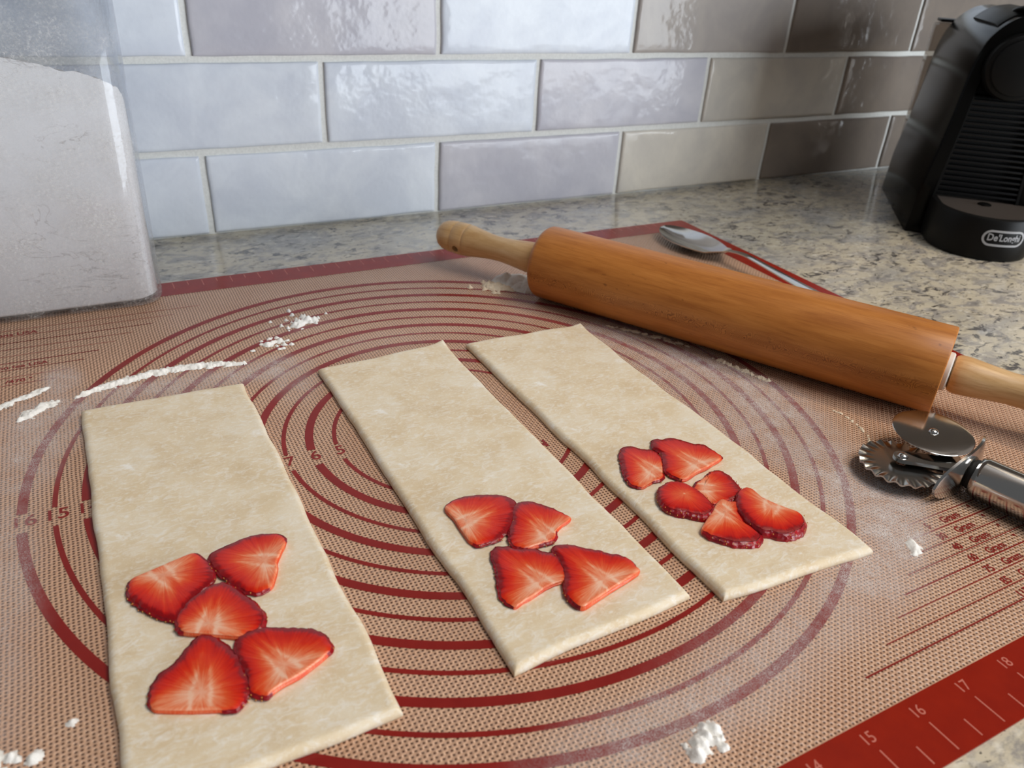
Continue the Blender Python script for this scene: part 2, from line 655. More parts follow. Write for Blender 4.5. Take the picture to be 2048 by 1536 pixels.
TONE = {(0, 5): GREY_T, (0, 6): WARMLIT_T, (0, 7): SHADED_TAUPE_T, (0, 4): LIGHT_T, (1, 5): GREY_T, (1, 6): WARMLIT_T, (1, 7): SHADED_TAUPE_T,
        (2, 4): GREY_T, (2, 6): SHADED_WARMGREY_T, (2, 7): SHADED_TAUPE_T, (2, 8): SHADED_TAUPE_T, (3, 3): GREY_T, (3, 6): SHADED_TAUPE_T, (4, 5): GREY_T, (0, 9): GREY_T}
# the rest of the kitchen run: floor, base cabinets under the counter, and unseen cabinets added above to shade the tiles
fl = obj('floor', bm_mesh('floor', box_bm(-60, 100, -130, WALL_Y + 4.0, -40, -36)), MAT['oak_floor'])
tag(fl, 'wooden kitchen floor', kind='structure')


def cabinet_run(name, label, y0, y1, z0, z1):
    root = empty(name, (16, (y0 + y1) / 2, z0))
    tag(root, label, 'cabinet')
    cy = (y0 + y1) / 2
    o = obj('body', bm_mesh('body', box_bm(-46, 46, y0 + 0.8 - cy, y1 - cy, 0, z1 - z0, 0.05, 1)), MAT['cabinet'], root)
    dm = bm_mesh('door', box_bm(0.1, 15.2, -0.8, 0.0, 0.2, z1 - z0 - 0.3, 0.08, 2))
    for k in range(6):
        d = obj('door', dm, MAT['cabinet'], root)
        d.location = Vector((-46 + 15.33 * k, y0 + 0.8 - cy, 0)) * IN
        h = obj('handle', bm_mesh('handle', box_bm(13.6, 14.0, -1.6, -0.8, 3.0, 9.0, 0.15, 2)), MAT['steel_soft'], d)
    return root


cabinet_run('base_cabinet', 'dark painted base cabinet run under the granite countertop', -10.6, WALL_Y, -36, CT - 1.25)
cabinet_run('shade_cabinet', 'unseen dark cabinet run added above the tiled backsplash to shade it', WALL_Y - 12.8, WALL_Y, 17.5, 44)

PITCH, JOINT, ROW = 8.045, 0.21, 2.73
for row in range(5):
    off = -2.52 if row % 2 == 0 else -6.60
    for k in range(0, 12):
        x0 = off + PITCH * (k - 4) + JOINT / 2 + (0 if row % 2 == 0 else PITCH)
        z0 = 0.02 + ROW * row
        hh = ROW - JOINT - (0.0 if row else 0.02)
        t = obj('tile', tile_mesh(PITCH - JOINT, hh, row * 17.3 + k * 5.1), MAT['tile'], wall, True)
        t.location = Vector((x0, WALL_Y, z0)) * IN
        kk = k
        c = TONE.get((row, k), LIGHT_T if x0 < 28 else SHADED_TAUPE_T)  # tiles at the far right get the painted shade
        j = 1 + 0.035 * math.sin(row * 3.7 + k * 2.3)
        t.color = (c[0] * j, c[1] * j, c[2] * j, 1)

# ---------------------------------------------------------------- baking mat
mat_root = empty('baking_mat', (0, 0, 0))
tag(mat_root, 'tan woven silicone baking mat printed with red circles and a red ruler border', 'baking mat')
HX, HY, BW = 14.07, 10.0, 0.95
me = mesh('mesh_sheet', *prism(rrect(-HX, HX, -HY, HY, 0.12, 4), CT + 0.001, 0.0))
obj('mesh_sheet', me, MAT['weave'], mat_root)
# border: a frame of four printed bands, one mesh
bmz = 0.003
o_ = rrect(-HX - 0.002, HX + 0.002, -HY - 0.002, HY + 0.002, 0.12, 4)
n_ = len(o_)
i_ = []
for x, y in o_:
    i_.append((max(-HX + BW, min(HX - BW, x)), max(-HY + BW, min(HY - BW, y))))
vs = [(x, y, bmz) for x, y in o_] + [(x, y, bmz) for x, y in i_] + [(x, y, CT + 0.002) for x, y in o_]
fs = []
for i in range(n_):
    j = (i + 1) % n_
    if (Vector(i_[i]) - Vector(i_[j])).length > 1e-6:
        fs.append((i, j, n_ + j, n_ + i))
    else:
        fs.append((i, j, n_ + i))
    fs.append((j, i, 2 * n_ + i, 2 * n_ + j))
bo = obj('border', mesh('border', vs, fs), MAT['border'], mat_root)
bo['label'] = 'glossy red ruler border'

PZ = 0.0045


def ring_mesh(r, w, half_gap):
    a0 = math.asin(half_gap / r)
    n = 160
    vs, fs = [], []
    for i in range(n + 1):
        a = math.pi + a0 + (2 * math.pi - 2 * a0) * i / n
        for rr in (r - w / 2, r + w / 2):
            vs.append((rr * math.cos(a), rr * math.sin(a) + 0.0, PZ))
    for i in range(n):
        fs.append((2 * i, 2 * i + 1, 2 * i + 3, 2 * i + 2))
    return mesh('printed_ring', vs, fs)


for d in range(5, 17):
    obj('printed_ring', ring_mesh(d / 2.0, 0.165 if d % 2 == 0 else 0.085, 0.27), MAT['print'], mat_root)


def text_mesh(body, size, bold=0.0, font_scale_x=1.0):
    cu = bpy.data.curves.new('lettering', 'FONT')
    cu.body = body
    cu.size = size * IN / 0.70          # size = capital height in inches
    cu.offset = bold * IN
    cu.align_x = 'CENTER'
    cu.align_y = 'CENTER'
    cu.resolution_u = 3
    o = bpy.data.objects.new('lettering_tmp', cu)
    COL.objects.link(o)
    bpy.context.view_layer.update()
    dg = bpy.context.evaluated_depsgraph_get()
    me = bpy.data.meshes.new_from_object(o.evaluated_get(dg))
    bpy.data.objects.remove(o)
    bpy.data.curves.remove(cu)
    me.materials.clear()
    return me


def put_text(name, body, x, y, size, mat, parent, bold=0.0, sx=1.0, rz=0.0, z=PZ):
    o = obj(name, text_mesh(body, size, bold), mat, parent)
    o.location = (x * IN, y * IN, z * IN)
    o.rotation_euler = (0, 0, rz)
    o.scale = (sx, 1, 1)
    return o


for d in range(5, 17):
    put_text('printed_number', str(d), -d / 2.0 + 0.03, 0.04, 0.30, MAT['print'], mat_root, 0.004)
put_text('printed_text', 'EN', 1.29, -1.36, 0.22, MAT['print'], mat_root, 0.014)


def bar(name, x0, y0, x1, y1, w, mat, parent, z=PZ):
    d = Vector((x1 - x0, y1 - y0)).normalized()
    n = Vector((-d.y, d.x)) * w / 2
    o = obj(name, mesh(name, [(x0 - n.x, y0 - n.y, z), (x1 - n.x, y1 - n.y, z), (x1 + n.x, y1 + n.y, z), (x0 + n.x, y0 + n.y, z)], [(0, 1, 2, 3)]), mat, parent)
    return o


# conversion table on the right: thin lines that start outside the big circle
for i in range(8):
    y = -6.40 - 0.306 * i
    x0 = math.sqrt(max(0.01, 8.96 ** 2 - y * y))
    bar('printed_line', x0, y, 12.6, y, 0.020 if i not in (1, 4, 7) else 0.028, MAT['print'], mat_root)
for i, num in enumerate(('5', '30', '40', '60', '75', '85', '115')):
    y = -6.575 - 0.312 * i
    put_text('printed_number', num, 6.67, y, 0.15, MAT['print'], mat_root, 0.006, 0.95)
    put_text('printed_text', 'Gram', 7.31, y, 0.15, MAT['print'], mat_root, 0.006, 1.0)
    put_text('printed_text', '"', 7.98, y + 0.02, 0.15, MAT['print'], mat_root, 0.005)
# table on the left, mostly under the flour canister
for i in range(9):
    y = 8.12 - 0.365 * i
    x1 = -math.sqrt(max(0.01, 8.98 ** 2 - y * y))
    bar('printed_line', -12.6, y, x1, y, 0.020 if i != 5 else 0.03, MAT['print'], mat_root)
put_text('printed_text', 'ons USA', -8.10, 7.87, 0.17, MAT['print'], mat_root, 0.005)
put_text('printed_text', 'on tea USA', -7.98, 6.08, 0.15, MAT['print'], mat_root, 0.005)
put_text('printed_text', '/470 \u00b0', -8.05, 5.36, 0.15, MAT['print'], mat_root, 0.005)
# inch ruler along the near border, centimetre ruler along the far one
for i in range(2, 53):
    x = -13.1 + 0.5 * i
    if x > 12.9:
        break
    full = i % 2 == 0
    bar('ruler_tick', x, -9.92, x, -9.46 if full else -9.64, 0.022, MAT['ruler'], mat_root)
    if full:
        put_text('ruler_number', str(i // 2), x, -9.27, 0.17, MAT['ruler'], mat_root, 0.0)
for i in range(66):
    x = -12.95 + 0.3937 * i
    bar('ruler_tick', x, 9.93, x, 9.50 if i % 2 == 0 else 9.66, 0.018, MAT['ruler'], mat_root)

# ---------------------------------------------------------------- dough strips
DT = 0.17


def dough(name, corners, label, seed, curl=0.0):
    """corners: TL, TR, BR, BL on the mat (y up = away from the camera)"""
    cx = sum(c[0] for c in corners) / 4
    cy = sum(c[1] for c in corners) / 4
    TL, TR, BR, BL = [Vector((c[0] - cx, c[1] - cy)) for c in corners]

    def axis(L, step):
        e = [0.0, 0.012, 0.03, 0.055, 0.09, 0.14]
        n = int((L - 0.28) / step)
        mid = [0.14 + (L - 0.28) * i / n for i in range(1, n)]
        return [v / L for v in e + mid + [L - v for v in reversed(e)]]
    us = axis(3.25, 0.13)
    vv = axis(9.6, 0.15)
    vs, fs = [], []
    n = len(us)
    for v in vv:
        for u in us:
            p = (BL * (1 - u) + BR * u) * (1 - v) + (TL * (1 - u) + TR * u) * v
            ex = min(u, 1 - u) * 3.25
            ey = min(v, 1 - v) * 9.6
            du = nz(p.y * 0.8, seed, 2.0 if u < .5 else 6.0) * 0.055 + nz(p.y * 3.0, seed, 4) * 0.012
            dv = nz(p.x * 0.9, seed, 9.0 if v < .5 else 12.0) * 0.06
            x = p.x + du * max(0, 1 - ex / 0.8)
            y = p.y + dv * max(0, 1 - ey / 0.8)
            e = min(ex, ey)
            z = DT * (1 + 0.05 * nz(x * 0.9, y * 0.9, seed)) + 0.008 * nz(x * 2.2, y * 2.2, seed + 3)
            if e < 0.09:
                q = 1 - e / 0.09
                z -= 0.075 * q * q
            if curl:
                k = max(0, 1 - (1 - u) / 0.10) * max(0, 1 - (1 - v) / 0.035)
                z += curl * k
            vs.append((x, y, z))
    for j in range(len(vv) - 1):
        for i in range(n - 1):
            a = j * n + i
            fs.append((a, a + 1, a + n + 1, a + n))
    m = len(vv)
    loop = list(range(n)) + [n - 1 + n * j for j in range(1, m)] + [n * (m - 1) + i for i in range(n - 2, -1, -1)] + [n * j for j in range(m - 2, 0, -1)]
    L = len(loop)
    b = len(vs)
    for k in loop:
        x, y, z = vs[k]
        vs.append((x * 1.004, y * 1.0016, z * 0.45 + 0.002))
    for k in loop:
        x, y, z = vs[k]
        vs.append((x * 0.997, y * 0.999, 0.003))
    for k in range(L):
        k2 = (k + 1) % L
        fs.append((loop[k2], loop[k], b + k, b + k2))
        fs.append((b + k2, b + k, b + L + k, b + L + k2))
    fs.append(tuple(b + L + k for k in reversed(range(L))))
    o = obj('dough_strip', mesh('dough_strip', vs, fs), MAT['dough'], None, True)
    o.location = Vector((cx, cy, 0)) * IN
    tag(o, label, 'dough strip', 'rolled dough strips on the baking mat')
    return o


dough('a', [(-6.90, 3.28), (-3.68, 3.22), (-3.58, -6.28), (-6.93, -6.36)],
      'flat rectangular dough strip with five strawberry slices, nearest the flour canister', 1.7)
dough('b', [(-2.00, 3.22), (1.24, 3.46), (1.33, -6.20), (-1.92, -6.33)],
      'flat rectangular dough strip with four strawberry slices, between two other strips', 5.2, 0.10)
dough('c', [(1.79, 3.22), (5.09, 3.12), (5.03, -6.67), (1.80, -6.49)],
      'flat rectangular dough strip with six strawberry slices, nearest the rolling pin', 9.4, 0.06)

# ---------------------------------------------------------------- strawberry slices
SLICES = [
    ('1a',[(-6.54,-2.77),(-6.46,-2.97),(-6.34,-3.17),(-6.21,-3.35),(-6.07,-3.50),(-5.97,-3.52),(-5.84,-3.32),(-5.70,-3.17),(-5.55,-3.06),(-5.41,-2.95),(-5.36,-2.79),(-5.38,-2.57),(-5.46,-2.35),(-5.54,-2.19),(-5.63,-2.18),(-5.86,-2.23),(-6.08,-2.29),(-6.42,-2.37),(-6.47,-2.40),(-6.53,-2.54)],(-6.04,-2.52),(-5.71,-3.38),[(-6.42,-2.37),(-5.63,-2.18)]),
    ('1b',[(-5.32,-2.65),(-5.24,-2.88),(-5.13,-3.11),(-4.99,-3.35),(-4.82,-3.46),(-4.62,-3.43),(-4.53,-3.28),(-4.44,-3.07),(-4.42,-2.93),(-4.33,-2.78),(-4.28,-2.69),(-4.19,-2.55),(-4.17,-2.40),(-4.24,-2.27),(-4.35,-2.22),(-4.58,-2.15),(-4.84,-2.17),(-5.08,-2.23),(-5.23,-2.28),(-5.33,-2.37)],(-4.58,-2.82),(-5.28,-2.43),[(-4.19,-2.55),(-4.62,-3.43)]),
    ('1c',[(-5.99,-3.72),(-5.92,-3.85),(-5.70,-3.98),(-5.43,-4.14),(-5.25,-4.24),(-5.12,-4.20),(-4.97,-4.19),(-4.89,-4.05),(-4.87,-3.90),(-4.93,-3.67),(-5.07,-3.41),(-5.22,-3.09),(-5.34,-3.05),(-5.45,-3.07),(-5.66,-3.18),(-5.82,-3.30),(-5.94,-3.44),(-5.98,-3.54)],(-5.60,-3.84),(-5.30,-3.07),[(-5.25,-4.24),(-5.92,-3.85)]),
    ('1d',[(-6.48,-4.99),(-6.38,-5.06),(-6.08,-5.21),(-5.75,-5.35),(-5.53,-5.43),(-5.39,-5.30),(-5.33,-5.21),(-5.31,-5.00),(-5.34,-4.80),(-5.36,-4.57),(-5.45,-4.36),(-5.55,-4.13),(-5.63,-4.01),(-5.74,-3.99),(-5.88,-4.10),(-6.01,-4.24),(-6.18,-4.38),(-6.36,-4.49),(-6.45,-4.65),(-6.49,-4.87)],(-5.89,-5.00),(-5.64,-4.03),[(-5.75,-5.35),(-6.48,-4.99)]),
    ('1e',[(-5.33,-4.50),(-5.33,-4.70),(-5.29,-4.93),(-5.31,-5.17),(-5.28,-5.29),(-5.15,-5.41),(-5.05,-5.37),(-4.92,-5.32),(-4.69,-5.27),(-4.47,-5.18),(-4.28,-5.09),(-4.16,-4.99),(-4.15,-4.82),(-4.22,-4.66),(-4.35,-4.51),(-4.57,-4.39),(-4.85,-4.26),(-5.08,-4.20),(-5.25,-4.24),(-5.32,-4.36)],(-4.81,-5.02),(-5.15,-4.23),[(-4.28,-5.09),(-5.05,-5.37)]),
    ('2a',[(-1.43,-2.89),(-1.40,-3.09),(-1.41,-3.30),(-1.41,-3.65),(-1.40,-3.73),(-1.32,-3.84),(-1.17,-3.87),(-0.99,-3.87),(-0.80,-3.78),(-0.62,-3.65),(-0.41,-3.41),(-0.25,-3.18),(-0.22,-3.04),(-0.28,-2.90),(-0.40,-2.80),(-0.64,-2.69),(-0.87,-2.61),(-1.09,-2.60),(-1.30,-2.66),(-1.42,-2.74)],(-1.24,-3.23),(-0.26,-3.02),[(-1.40,-3.73),(-1.42,-2.74)]),
    ('2b',[(-0.47,-3.50),(-0.64,-3.74),(-0.76,-3.97),(-0.77,-4.12),(-0.69,-4.23),(-0.56,-4.28),(-0.37,-4.28),(-0.19,-4.29),(-0.06,-4.25),(0.07,-4.10),(0.23,-4.00),(0.39,-3.95),(0.49,-3.88),(0.41,-3.74),(0.34,-3.56),(0.19,-3.38),(0.06,-3.22),(-0.12,-3.17),(-0.28,-3.21)],(-0.11,-4.12),(-0.21,-3.24),[(0.49,-3.88),(-0.56,-4.28)]),
    ('2c',[(-1.25,-4.37),(-1.34,-4.64),(-1.44,-4.89),(-1.49,-5.07),(-1.47,-5.23),(-1.41,-5.36),(-1.26,-5.32),(-1.09,-5.29),(-0.86,-5.22),(-0.64,-5.18),(-0.46,-5.18),(-0.36,-5.09),(-0.26,-4.88),(-0.22,-4.67),(-0.25,-4.56),(-0.36,-4.51),(-0.45,-4.41),(-0.53,-4.31),(-0.68,-4.24),(-0.82,-4.17),(-0.93,-4.08),(-1.05,-4.04),(-1.18,-4.15)],(-0.78,-5.05),(-1.06,-4.10),[(-0.46,-5.18),(-1.41,-5.36)]),
    ('2d',[(-0.26,-4.82),(-0.33,-5.04),(-0.47,-5.28),(-0.56,-5.47),(-0.55,-5.62),(-0.54,-5.72),(-0.47,-5.82),(-0.22,-5.77),(0.06,-5.70),(0.33,-5.64),(0.61,-5.58),(0.80,-5.52),(0.80,-5.42),(0.79,-5.26),(0.71,-5.09),(0.56,-4.96),(0.45,-4.83),(0.28,-4.70),(0.15,-4.58),(0.01,-4.48),(-0.13,-4.44),(-0.22,-4.51)],(0.14,-5.47),(-0.14,-4.48),[(0.80,-5.52),(-0.47,-5.82)]),
    ('3a',[(2.32,-2.84),(2.19,-3.10),(2.09,-3.36),(2.10,-3.55),(2.23,-3.66),(2.35,-3.63),(2.52,-3.59),(2.76,-3.56),(2.96,-3.30),(3.14,-3.01),(3.18,-2.79),(3.13,-2.70),(2.93,-2.59),(2.85,-2.46),(2.66,-2.43),(2.47,-2.58)],(2.72,-3.28),(2.58,-2.49),[(2.96,-3.30),(2.23,-3.66)]),
    ('3b',[(3.23,-2.72),(3.25,-2.87),(3.05,-3.20),(2.96,-3.43),(2.98,-3.61),(3.06,-3.77),(3.19,-3.79),(3.50,-3.70),(3.74,-3.67),(3.99,-3.60),(4.20,-3.55),(4.30,-3.46),(4.30,-3.34),(4.27,-3.16),(4.24,-3.00),(4.05,-2.88),(3.94,-2.70),(3.81,-2.55),(3.58,-2.50),(3.42,-2.43),(3.27,-2.59)],(3.66,-3.51),(3.39,-2.52),[(4.20,-3.55),(3.10,-3.78)]),
    ('3c',[(3.08,-4.32),(3.10,-4.53),(3.14,-4.62),(3.31,-4.63),(3.54,-4.64),(3.74,-4.61),(3.88,-4.55),(3.93,-4.37),(3.98,-4.17),(4.00,-4.01),(3.96,-3.85),(3.77,-3.82),(3.52,-3.89),(3.26,-3.99),(3.04,-4.15)],(3.27,-4.16),(3.87,-4.50),[(3.10,-4.53),(3.52,-3.89)]),
    ('3d',[(2.24,-4.19),(2.23,-4.35),(2.32,-4.52),(2.46,-4.62),(2.58,-4.75),(2.73,-4.83),(2.88,-4.81),(3.01,-4.69),(3.06,-4.51),(3.08,-4.32),(3.04,-4.12),(2.97,-3.95),(2.86,-3.83),(2.68,-3.80),(2.49,-3.86),(2.34,-4.00)],(2.75,-4.22),(2.89,-4.71),[]),
    ('3e',[(3.46,-4.89),(3.37,-5.15),(3.34,-5.40),(3.38,-5.58),(3.53,-5.72),(3.66,-5.83),(3.84,-5.88),(4.04,-5.86),(4.25,-5.73),(4.33,-5.54),(4.24,-5.37),(4.14,-5.19),(4.07,-5.04),(4.01,-4.85),(4.03,-4.70),(4.00,-4.57),(3.82,-4.56),(3.66,-4.66)],(3.98,-5.20),(3.45,-5.60),[(4.03,-4.70),(4.24,-5.37)]),
    ('3f',[(2.43,-5.20),(2.50,-5.33),(2.62,-5.49),(2.73,-5.61),(2.93,-5.70),(3.11,-5.75),(3.27,-5.66),(3.27,-5.51),(3.24,-5.36),(3.33,-5.06),(3.52,-4.79),(3.42,-4.71),(3.34,-4.60),(3.15,-4.67),(2.93,-4.81),(2.64,-4.98),(2.44,-5.11)],(3.13,-4.93),(3.19,-5.66),[(2.44,-5.11),(3.34,-4.60)]),
]
S_LABEL = {
    '1a': ('half-oval strawberry slice at the outer left of the five on one strip', 0.13),
    '1b': ('wedge-shaped strawberry slice with a cut end, topmost of the five on one strip', 0.13),
    '1c': ('dark-rimmed strawberry slice in the middle of the five on one strip', 0.16),
    '1d': ('tall triangular strawberry slice with pale central streak, lower left of the five', 0.13),
    '1e': ('broad strawberry slice with pale lower corner, lower right of the five', 0.15),
    '2a': ('pale-cored rounded strawberry slice at upper left of the four on the middle strip', 0.13),
    '2b': ('deep red strawberry slice with pointed corner, upper right of the four', 0.14),
    '2c': ('dark strawberry slice tucked under another, lower left of the four', 0.12),
    '2d': ('bright triangular strawberry slice overlapping its neighbour, lower right of the four', 0.17),
    '3a': ('small blunt strawberry slice at the upper left of the six', 0.12),
    '3b': ('large jagged-edged strawberry slice, farthest back of the six', 0.15),
    '3c': ('strawberry slice with a pale left edge in the middle of the six', 0.12),
    '3d': ('small oval end slice of strawberry with thick purple skin', 0.17),
    '3e': ('kidney-shaped strawberry slice at the right end of the six', 0.19),
    '3f': ('fan-shaped strawberry slice nearest the strip end among the six', 0.14),
}


def resample(pts, n):
    m = len(pts)
    P = [Vector(p) for p in pts]
    dense = []
    for i in range(m):
        p0, p1, p2, p3 = P[i - 1], P[i], P[(i + 1) % m], P[(i + 2) % m]
        for k in range(8):
            t = k / 8.0
            dense.append(0.5 * ((2 * p1) + (p2 - p0) * t + (2 * p0 - 5 * p1 + 4 * p2 - p3) * t * t + (3 * p1 - p0 - 3 * p2 + p3) * t ** 3))
    acc = [0.0]
    for i in range(len(dense)):
        acc.append(acc[-1] + (dense[(i + 1) % len(dense)] - dense[i]).length)
    tot = acc[-1]
    out, j = [], 0
    for k in range(n):
        s = tot * k / n
        while acc[j + 1] < s:
            j += 1
        t = (s - acc[j]) / max(1e-9, acc[j + 1] - acc[j])
        out.append(dense[j].lerp(dense[(j + 1) % len(dense)], t))
    return out


def seg_dist(p, a, b):
    ab = b - a
    t = max(0.0, min(1.0, (p - a).dot(ab) / max(1e-9, ab.length_squared)))
    return (p - (a + ab * t)).length


def strawberry(key, pts, core, tip, cut):
    label, th = S_LABEL[key]
    th = th * (0.66 if key not in ('3d', '3e', '3f') else 0.85)
    N, RINGS = 112, 14
    out = resample(pts, N)
    cx = sum(p.x for p in out) / N
    cy = sum(p.y for p in out) / N
    c0 = Vector((cx, cy))
    core = Vector(core)
    tip = Vector(tip)
    root = empty('strawberry_slice', (cx, cy, DT))
    tag(root, label, 'strawberry slice', 'strawberry slices on the dough')
    seed = sum(ord(ch) for ch in key) * 1.37
    skin, soft = [], []
    for p in out:
        s = 1.0
        s2 = 1.0
        if cut:
            s2 = min(1.0, seg_dist(p, Vector(cut[0]), Vector(cut[1])) / 0.55)
            s2 = s2 * s2 * (3 - 2 * s2)
            s = min(1.0, seg_dist(p, Vector(cut[0]), Vector(cut[1])) / 0.13)
            s = s * s * (3 - 2 * s)
        skin.append(s)
        soft.append(s2)
    # ragged skin edge
    nrm = []
    for i in range(N):
        t = (out[(i + 1) % N] - out[i - 1]).normalized()
        nrm.append(Vector((t.y, -t.x)))
    edge = []
    for i, p in enumerate(out):
        j = 0.022 * nz(i * 0.55, seed, 0.3) + 0.012 * nz(i * 1.3, seed, 5)
        edge.append(p + nrm[i] * j * skin[i])
    ax = (tip - core)
    axl = max(0.2, ax.length)
    ax = ax / axl
    vs, fs, ripe, sdir, vein = [], [], [], [], []

    def add(p, z, rp, th_, v):
        w = p - core
        t = w.dot(ax) / axl
        d = abs(w.x * ax.y - w.y * ax.x)
        wd = 0.11 * max(0.0, 1 - max(t, 0) * 1.05) + 0.012
        k = 0.0
        if -0.25 < t < 1.0 and cut:
            k = math.exp(-((d - wd) / 0.028) ** 2) * (1 - max(0, t)) - (0.75 if d < wd * 0.8 else 0.0) * math.exp(-(d / (wd + .01)) ** 2) * max(0, 1 - abs(t) * 1.1)
        vs.append((p.x - cx, p.y - cy, z))
        ripe.append(rp)
        sdir.append((math.cos(th_), math.sin(th_), v))
        vein.append(k)
    add(core, th + 0.004, 0.0, 0.0, 0.0)
    hole = 1.0 if cut else 0.42
    for k in range(1, RINGS + 1):
        v = k / RINGS
        for i in range(N):
            p = core.lerp(edge[i], v)
            w = edge[i] - core
            z = th + 0.010 * nz(p.x * 2.5, p.y * 2.5, seed)
            if k == RINGS:
                z -= 0.018
            elif k == RINGS - 1:
                z -= 0.004
            reach = min(1.0, w.length / 0.55)
            rp = v ** 1.1 * (0.36 + 0.64 * soft[i]) * (0.60 + 0.40 * reach)
            if v > 0.86:
                rp += (v - 0.86) * 1.6 * (skin[i] - 0.4)
            if not cut:
                rp = 0.35 + 0.65 * v ** 1.5
            add(p, z, rp, math.atan2(w.y, w.x), v)
    for i in range(N):
        fs.append((0, 1 + i, 1 + (i + 1) % N))
    for k in range(RINGS - 1):
        for i in range(N):
            a = 1 + k * N + i
            b_ = 1 + k * N + (i + 1) % N
            fs.append((a, a + N, b_ + N, b_))
    # cut side wall belongs to the flesh, skin side wall to the skin
    top = [1 + (RINGS - 1) * N + i for i in range(N)]
    sv, sf = [], []
    base_f = len(vs)
    lev = [(-0.018, 0.0), (-0.05, 0.022), (-0.5 * th, 0.045), (-th, 0.02)]
    wide = key in ('3d', '3e', '1c', '3f')
    rows = []
    for li, (dz, ofs) in enumerate(lev):
        for i in range(N):
            flare = ofs * (0.3 + 0.7 * skin[i])
            if wide and nrm[i].y < 0.2:
                flare += 0.06 * skin[i] * (-dz / th) * max(0, -nrm[i].y + 0.2)
            p = edge[i] + nrm[i] * flare
            z = max(0.004, th + dz + (0.010 * nz(edge[i].x * 2.5, edge[i].y * 2.5, seed) if li < 2 else 0))
            sv.append((p.x - cx, p.y - cy, z))
    flesh_side = []
    for li in range(len(lev) - 1):
        for i in range(N):
            j = (i + 1) % N
            q = (li * N + i, (li + 1) * N + i, (li + 1) * N + j, li * N + j)
            if skin[i] > 0.35:
                sf.append(q)
            else:
                flesh_side.append(q)
    used = {}
    for q in flesh_side:
        ids = []
        for k in q:
            if k not in used:
                used[k] = len(vs)
                vs.append(sv[k])
                i = k % N
                ripe.append(0.20 + 0.25 * skin[i] + 0.18)
                sdir.append((math.cos(i * .3), math.sin(i * .3), 1.0))
                vein.append(0.0)
            ids.append(used[k])
        fs.append(tuple(ids))
    me = mesh('flesh', vs, fs)
    a1 = me.attributes.new('ripe', 'FLOAT', 'POINT')
    a1.data.foreach_set('value', ripe)
    a2 = me.attributes.new('sdir', 'FLOAT_VECTOR', 'POINT')
    a2.data.foreach_set('vector', [c for s in sdir for c in s])
    a3 = me.attributes.new('vein', 'FLOAT', 'POINT')
    a3.data.foreach_set('value', vein)
    obj('flesh', me, MAT['flesh'], root, True)
    keep = sorted({k for q in sf for k in q})
    remap = {k: n for n, k in enumerate(keep)}
    sk = obj('skin', mesh('skin', [sv[k] for k in keep], [tuple(remap[k] for k in q) for q in sf]), MAT['skin'], root, True)
    sk['label'] = 'dark red outer skin'
    # seeds
    bm = bmesh.new()
    rnd = random.Random(seed)
    for i in range(0, N, 4):
        if skin[i] < 0.8:
            continue
        for zf in (0.75, 0.35):
            if rnd.random() < 0.35 or (nrm[i].y > 0.1 and zf > 0.5):
                continue
            ii = (i + rnd.randint(-1, 1)) % N
            li = 2
            a = Vector(sv[li * N + ii])
            p = Vector((a.x, a.y, th * (zf + rnd.uniform(-0.1, 0.1))))
            p += Vector((nrm[ii].x, nrm[ii].y, 0)) * (0.004 - 0.012 * (zf > .5))
            mt = Matrix.Translation(p) @ Matrix.Rotation(math.atan2(nrm[ii].y, nrm[ii].x), 4, 'Z') @ Matrix.Diagonal((0.008, 0.011, 0.017, 1))
            bmesh.ops.create_icosphere(bm, subdivisions=1, radius=1.0, matrix=mt)
    if len(bm.verts):
        so = obj('seeds', bm_mesh('seeds', bm), MAT['seed'], root, True)
        so['kind'] = 'stuff'
        so['label'] = 'tiny yellow seeds'
    else:
        bm.free()


for s in SLICES:
    strawberry(*s)

# ---------------------------------------------------------------- rolling pin
PA = Vector((5.286, 5.575, 1.034))
PB = Vector((10.588, -3.670, 1.034))
pdir = (PB - PA).normalized()
PLEN = (PB - PA).length
PMID = (PA + PB) / 2
pin = empty('rolling_pin', (PMID.x, PMID.y, 0))
tag(pin, 'wooden rolling pin with orange-brown barrel and two pale handles', 'rolling pin')
pq = pdir.to_track_quat('Z', 'Y')


def on_axis(o, s, flip=False):
    """place a lathe built about +Z so that its z = 0 sits at distance s from the left barrel end"""
    p = PA + pdir * s - Vector((PMID.x, PMID.y, 0))
    o.location = p * IN
    o.rotation_mode = 'QUATERNION'
    o.rotation_quaternion = ((-pdir).to_track_quat('Z', 'Y') if flip else pq)


prof = [(0.42, -0.0), (0.60, 0.0), (0.80, 0.004)]
R = 1.034
for i in range(9):
    a = math.radians(90 * i / 8)
    prof.append((R - 0.20 + 0.20 * math.sin(a), 0.20 - 0.20 * math.cos(a)))
for i in range(1, 12):
    prof.append((R, 0.20 + (PLEN - 0.25) * i / 11))
prof += [(R - 0.012, PLEN - 0.015), (R - 0.04, PLEN), (0.5, PLEN - 0.005), (0.42, PLEN - 0.005)]
o = obj('barrel', mesh('barrel', *lathe(prof, 96)), MAT['barrel'], pin)
auto_smooth(o, 35)
on_axis(o, 0)
for flip, s in ((False, PLEN), (True, 0.0)):
    o = obj('bushing', mesh('bushing', *lathe([(0.3, -0.05), (0.44, -0.05), (0.45, 0.02), (0.45, 0.09), (0.42, 0.12), (0.30, 0.12)], 48)), MAT['nylon'], pin)
    auto_smooth(o, 35)
    on_axis(o, s, flip)
    o['label'] = 'white plastic bushing'
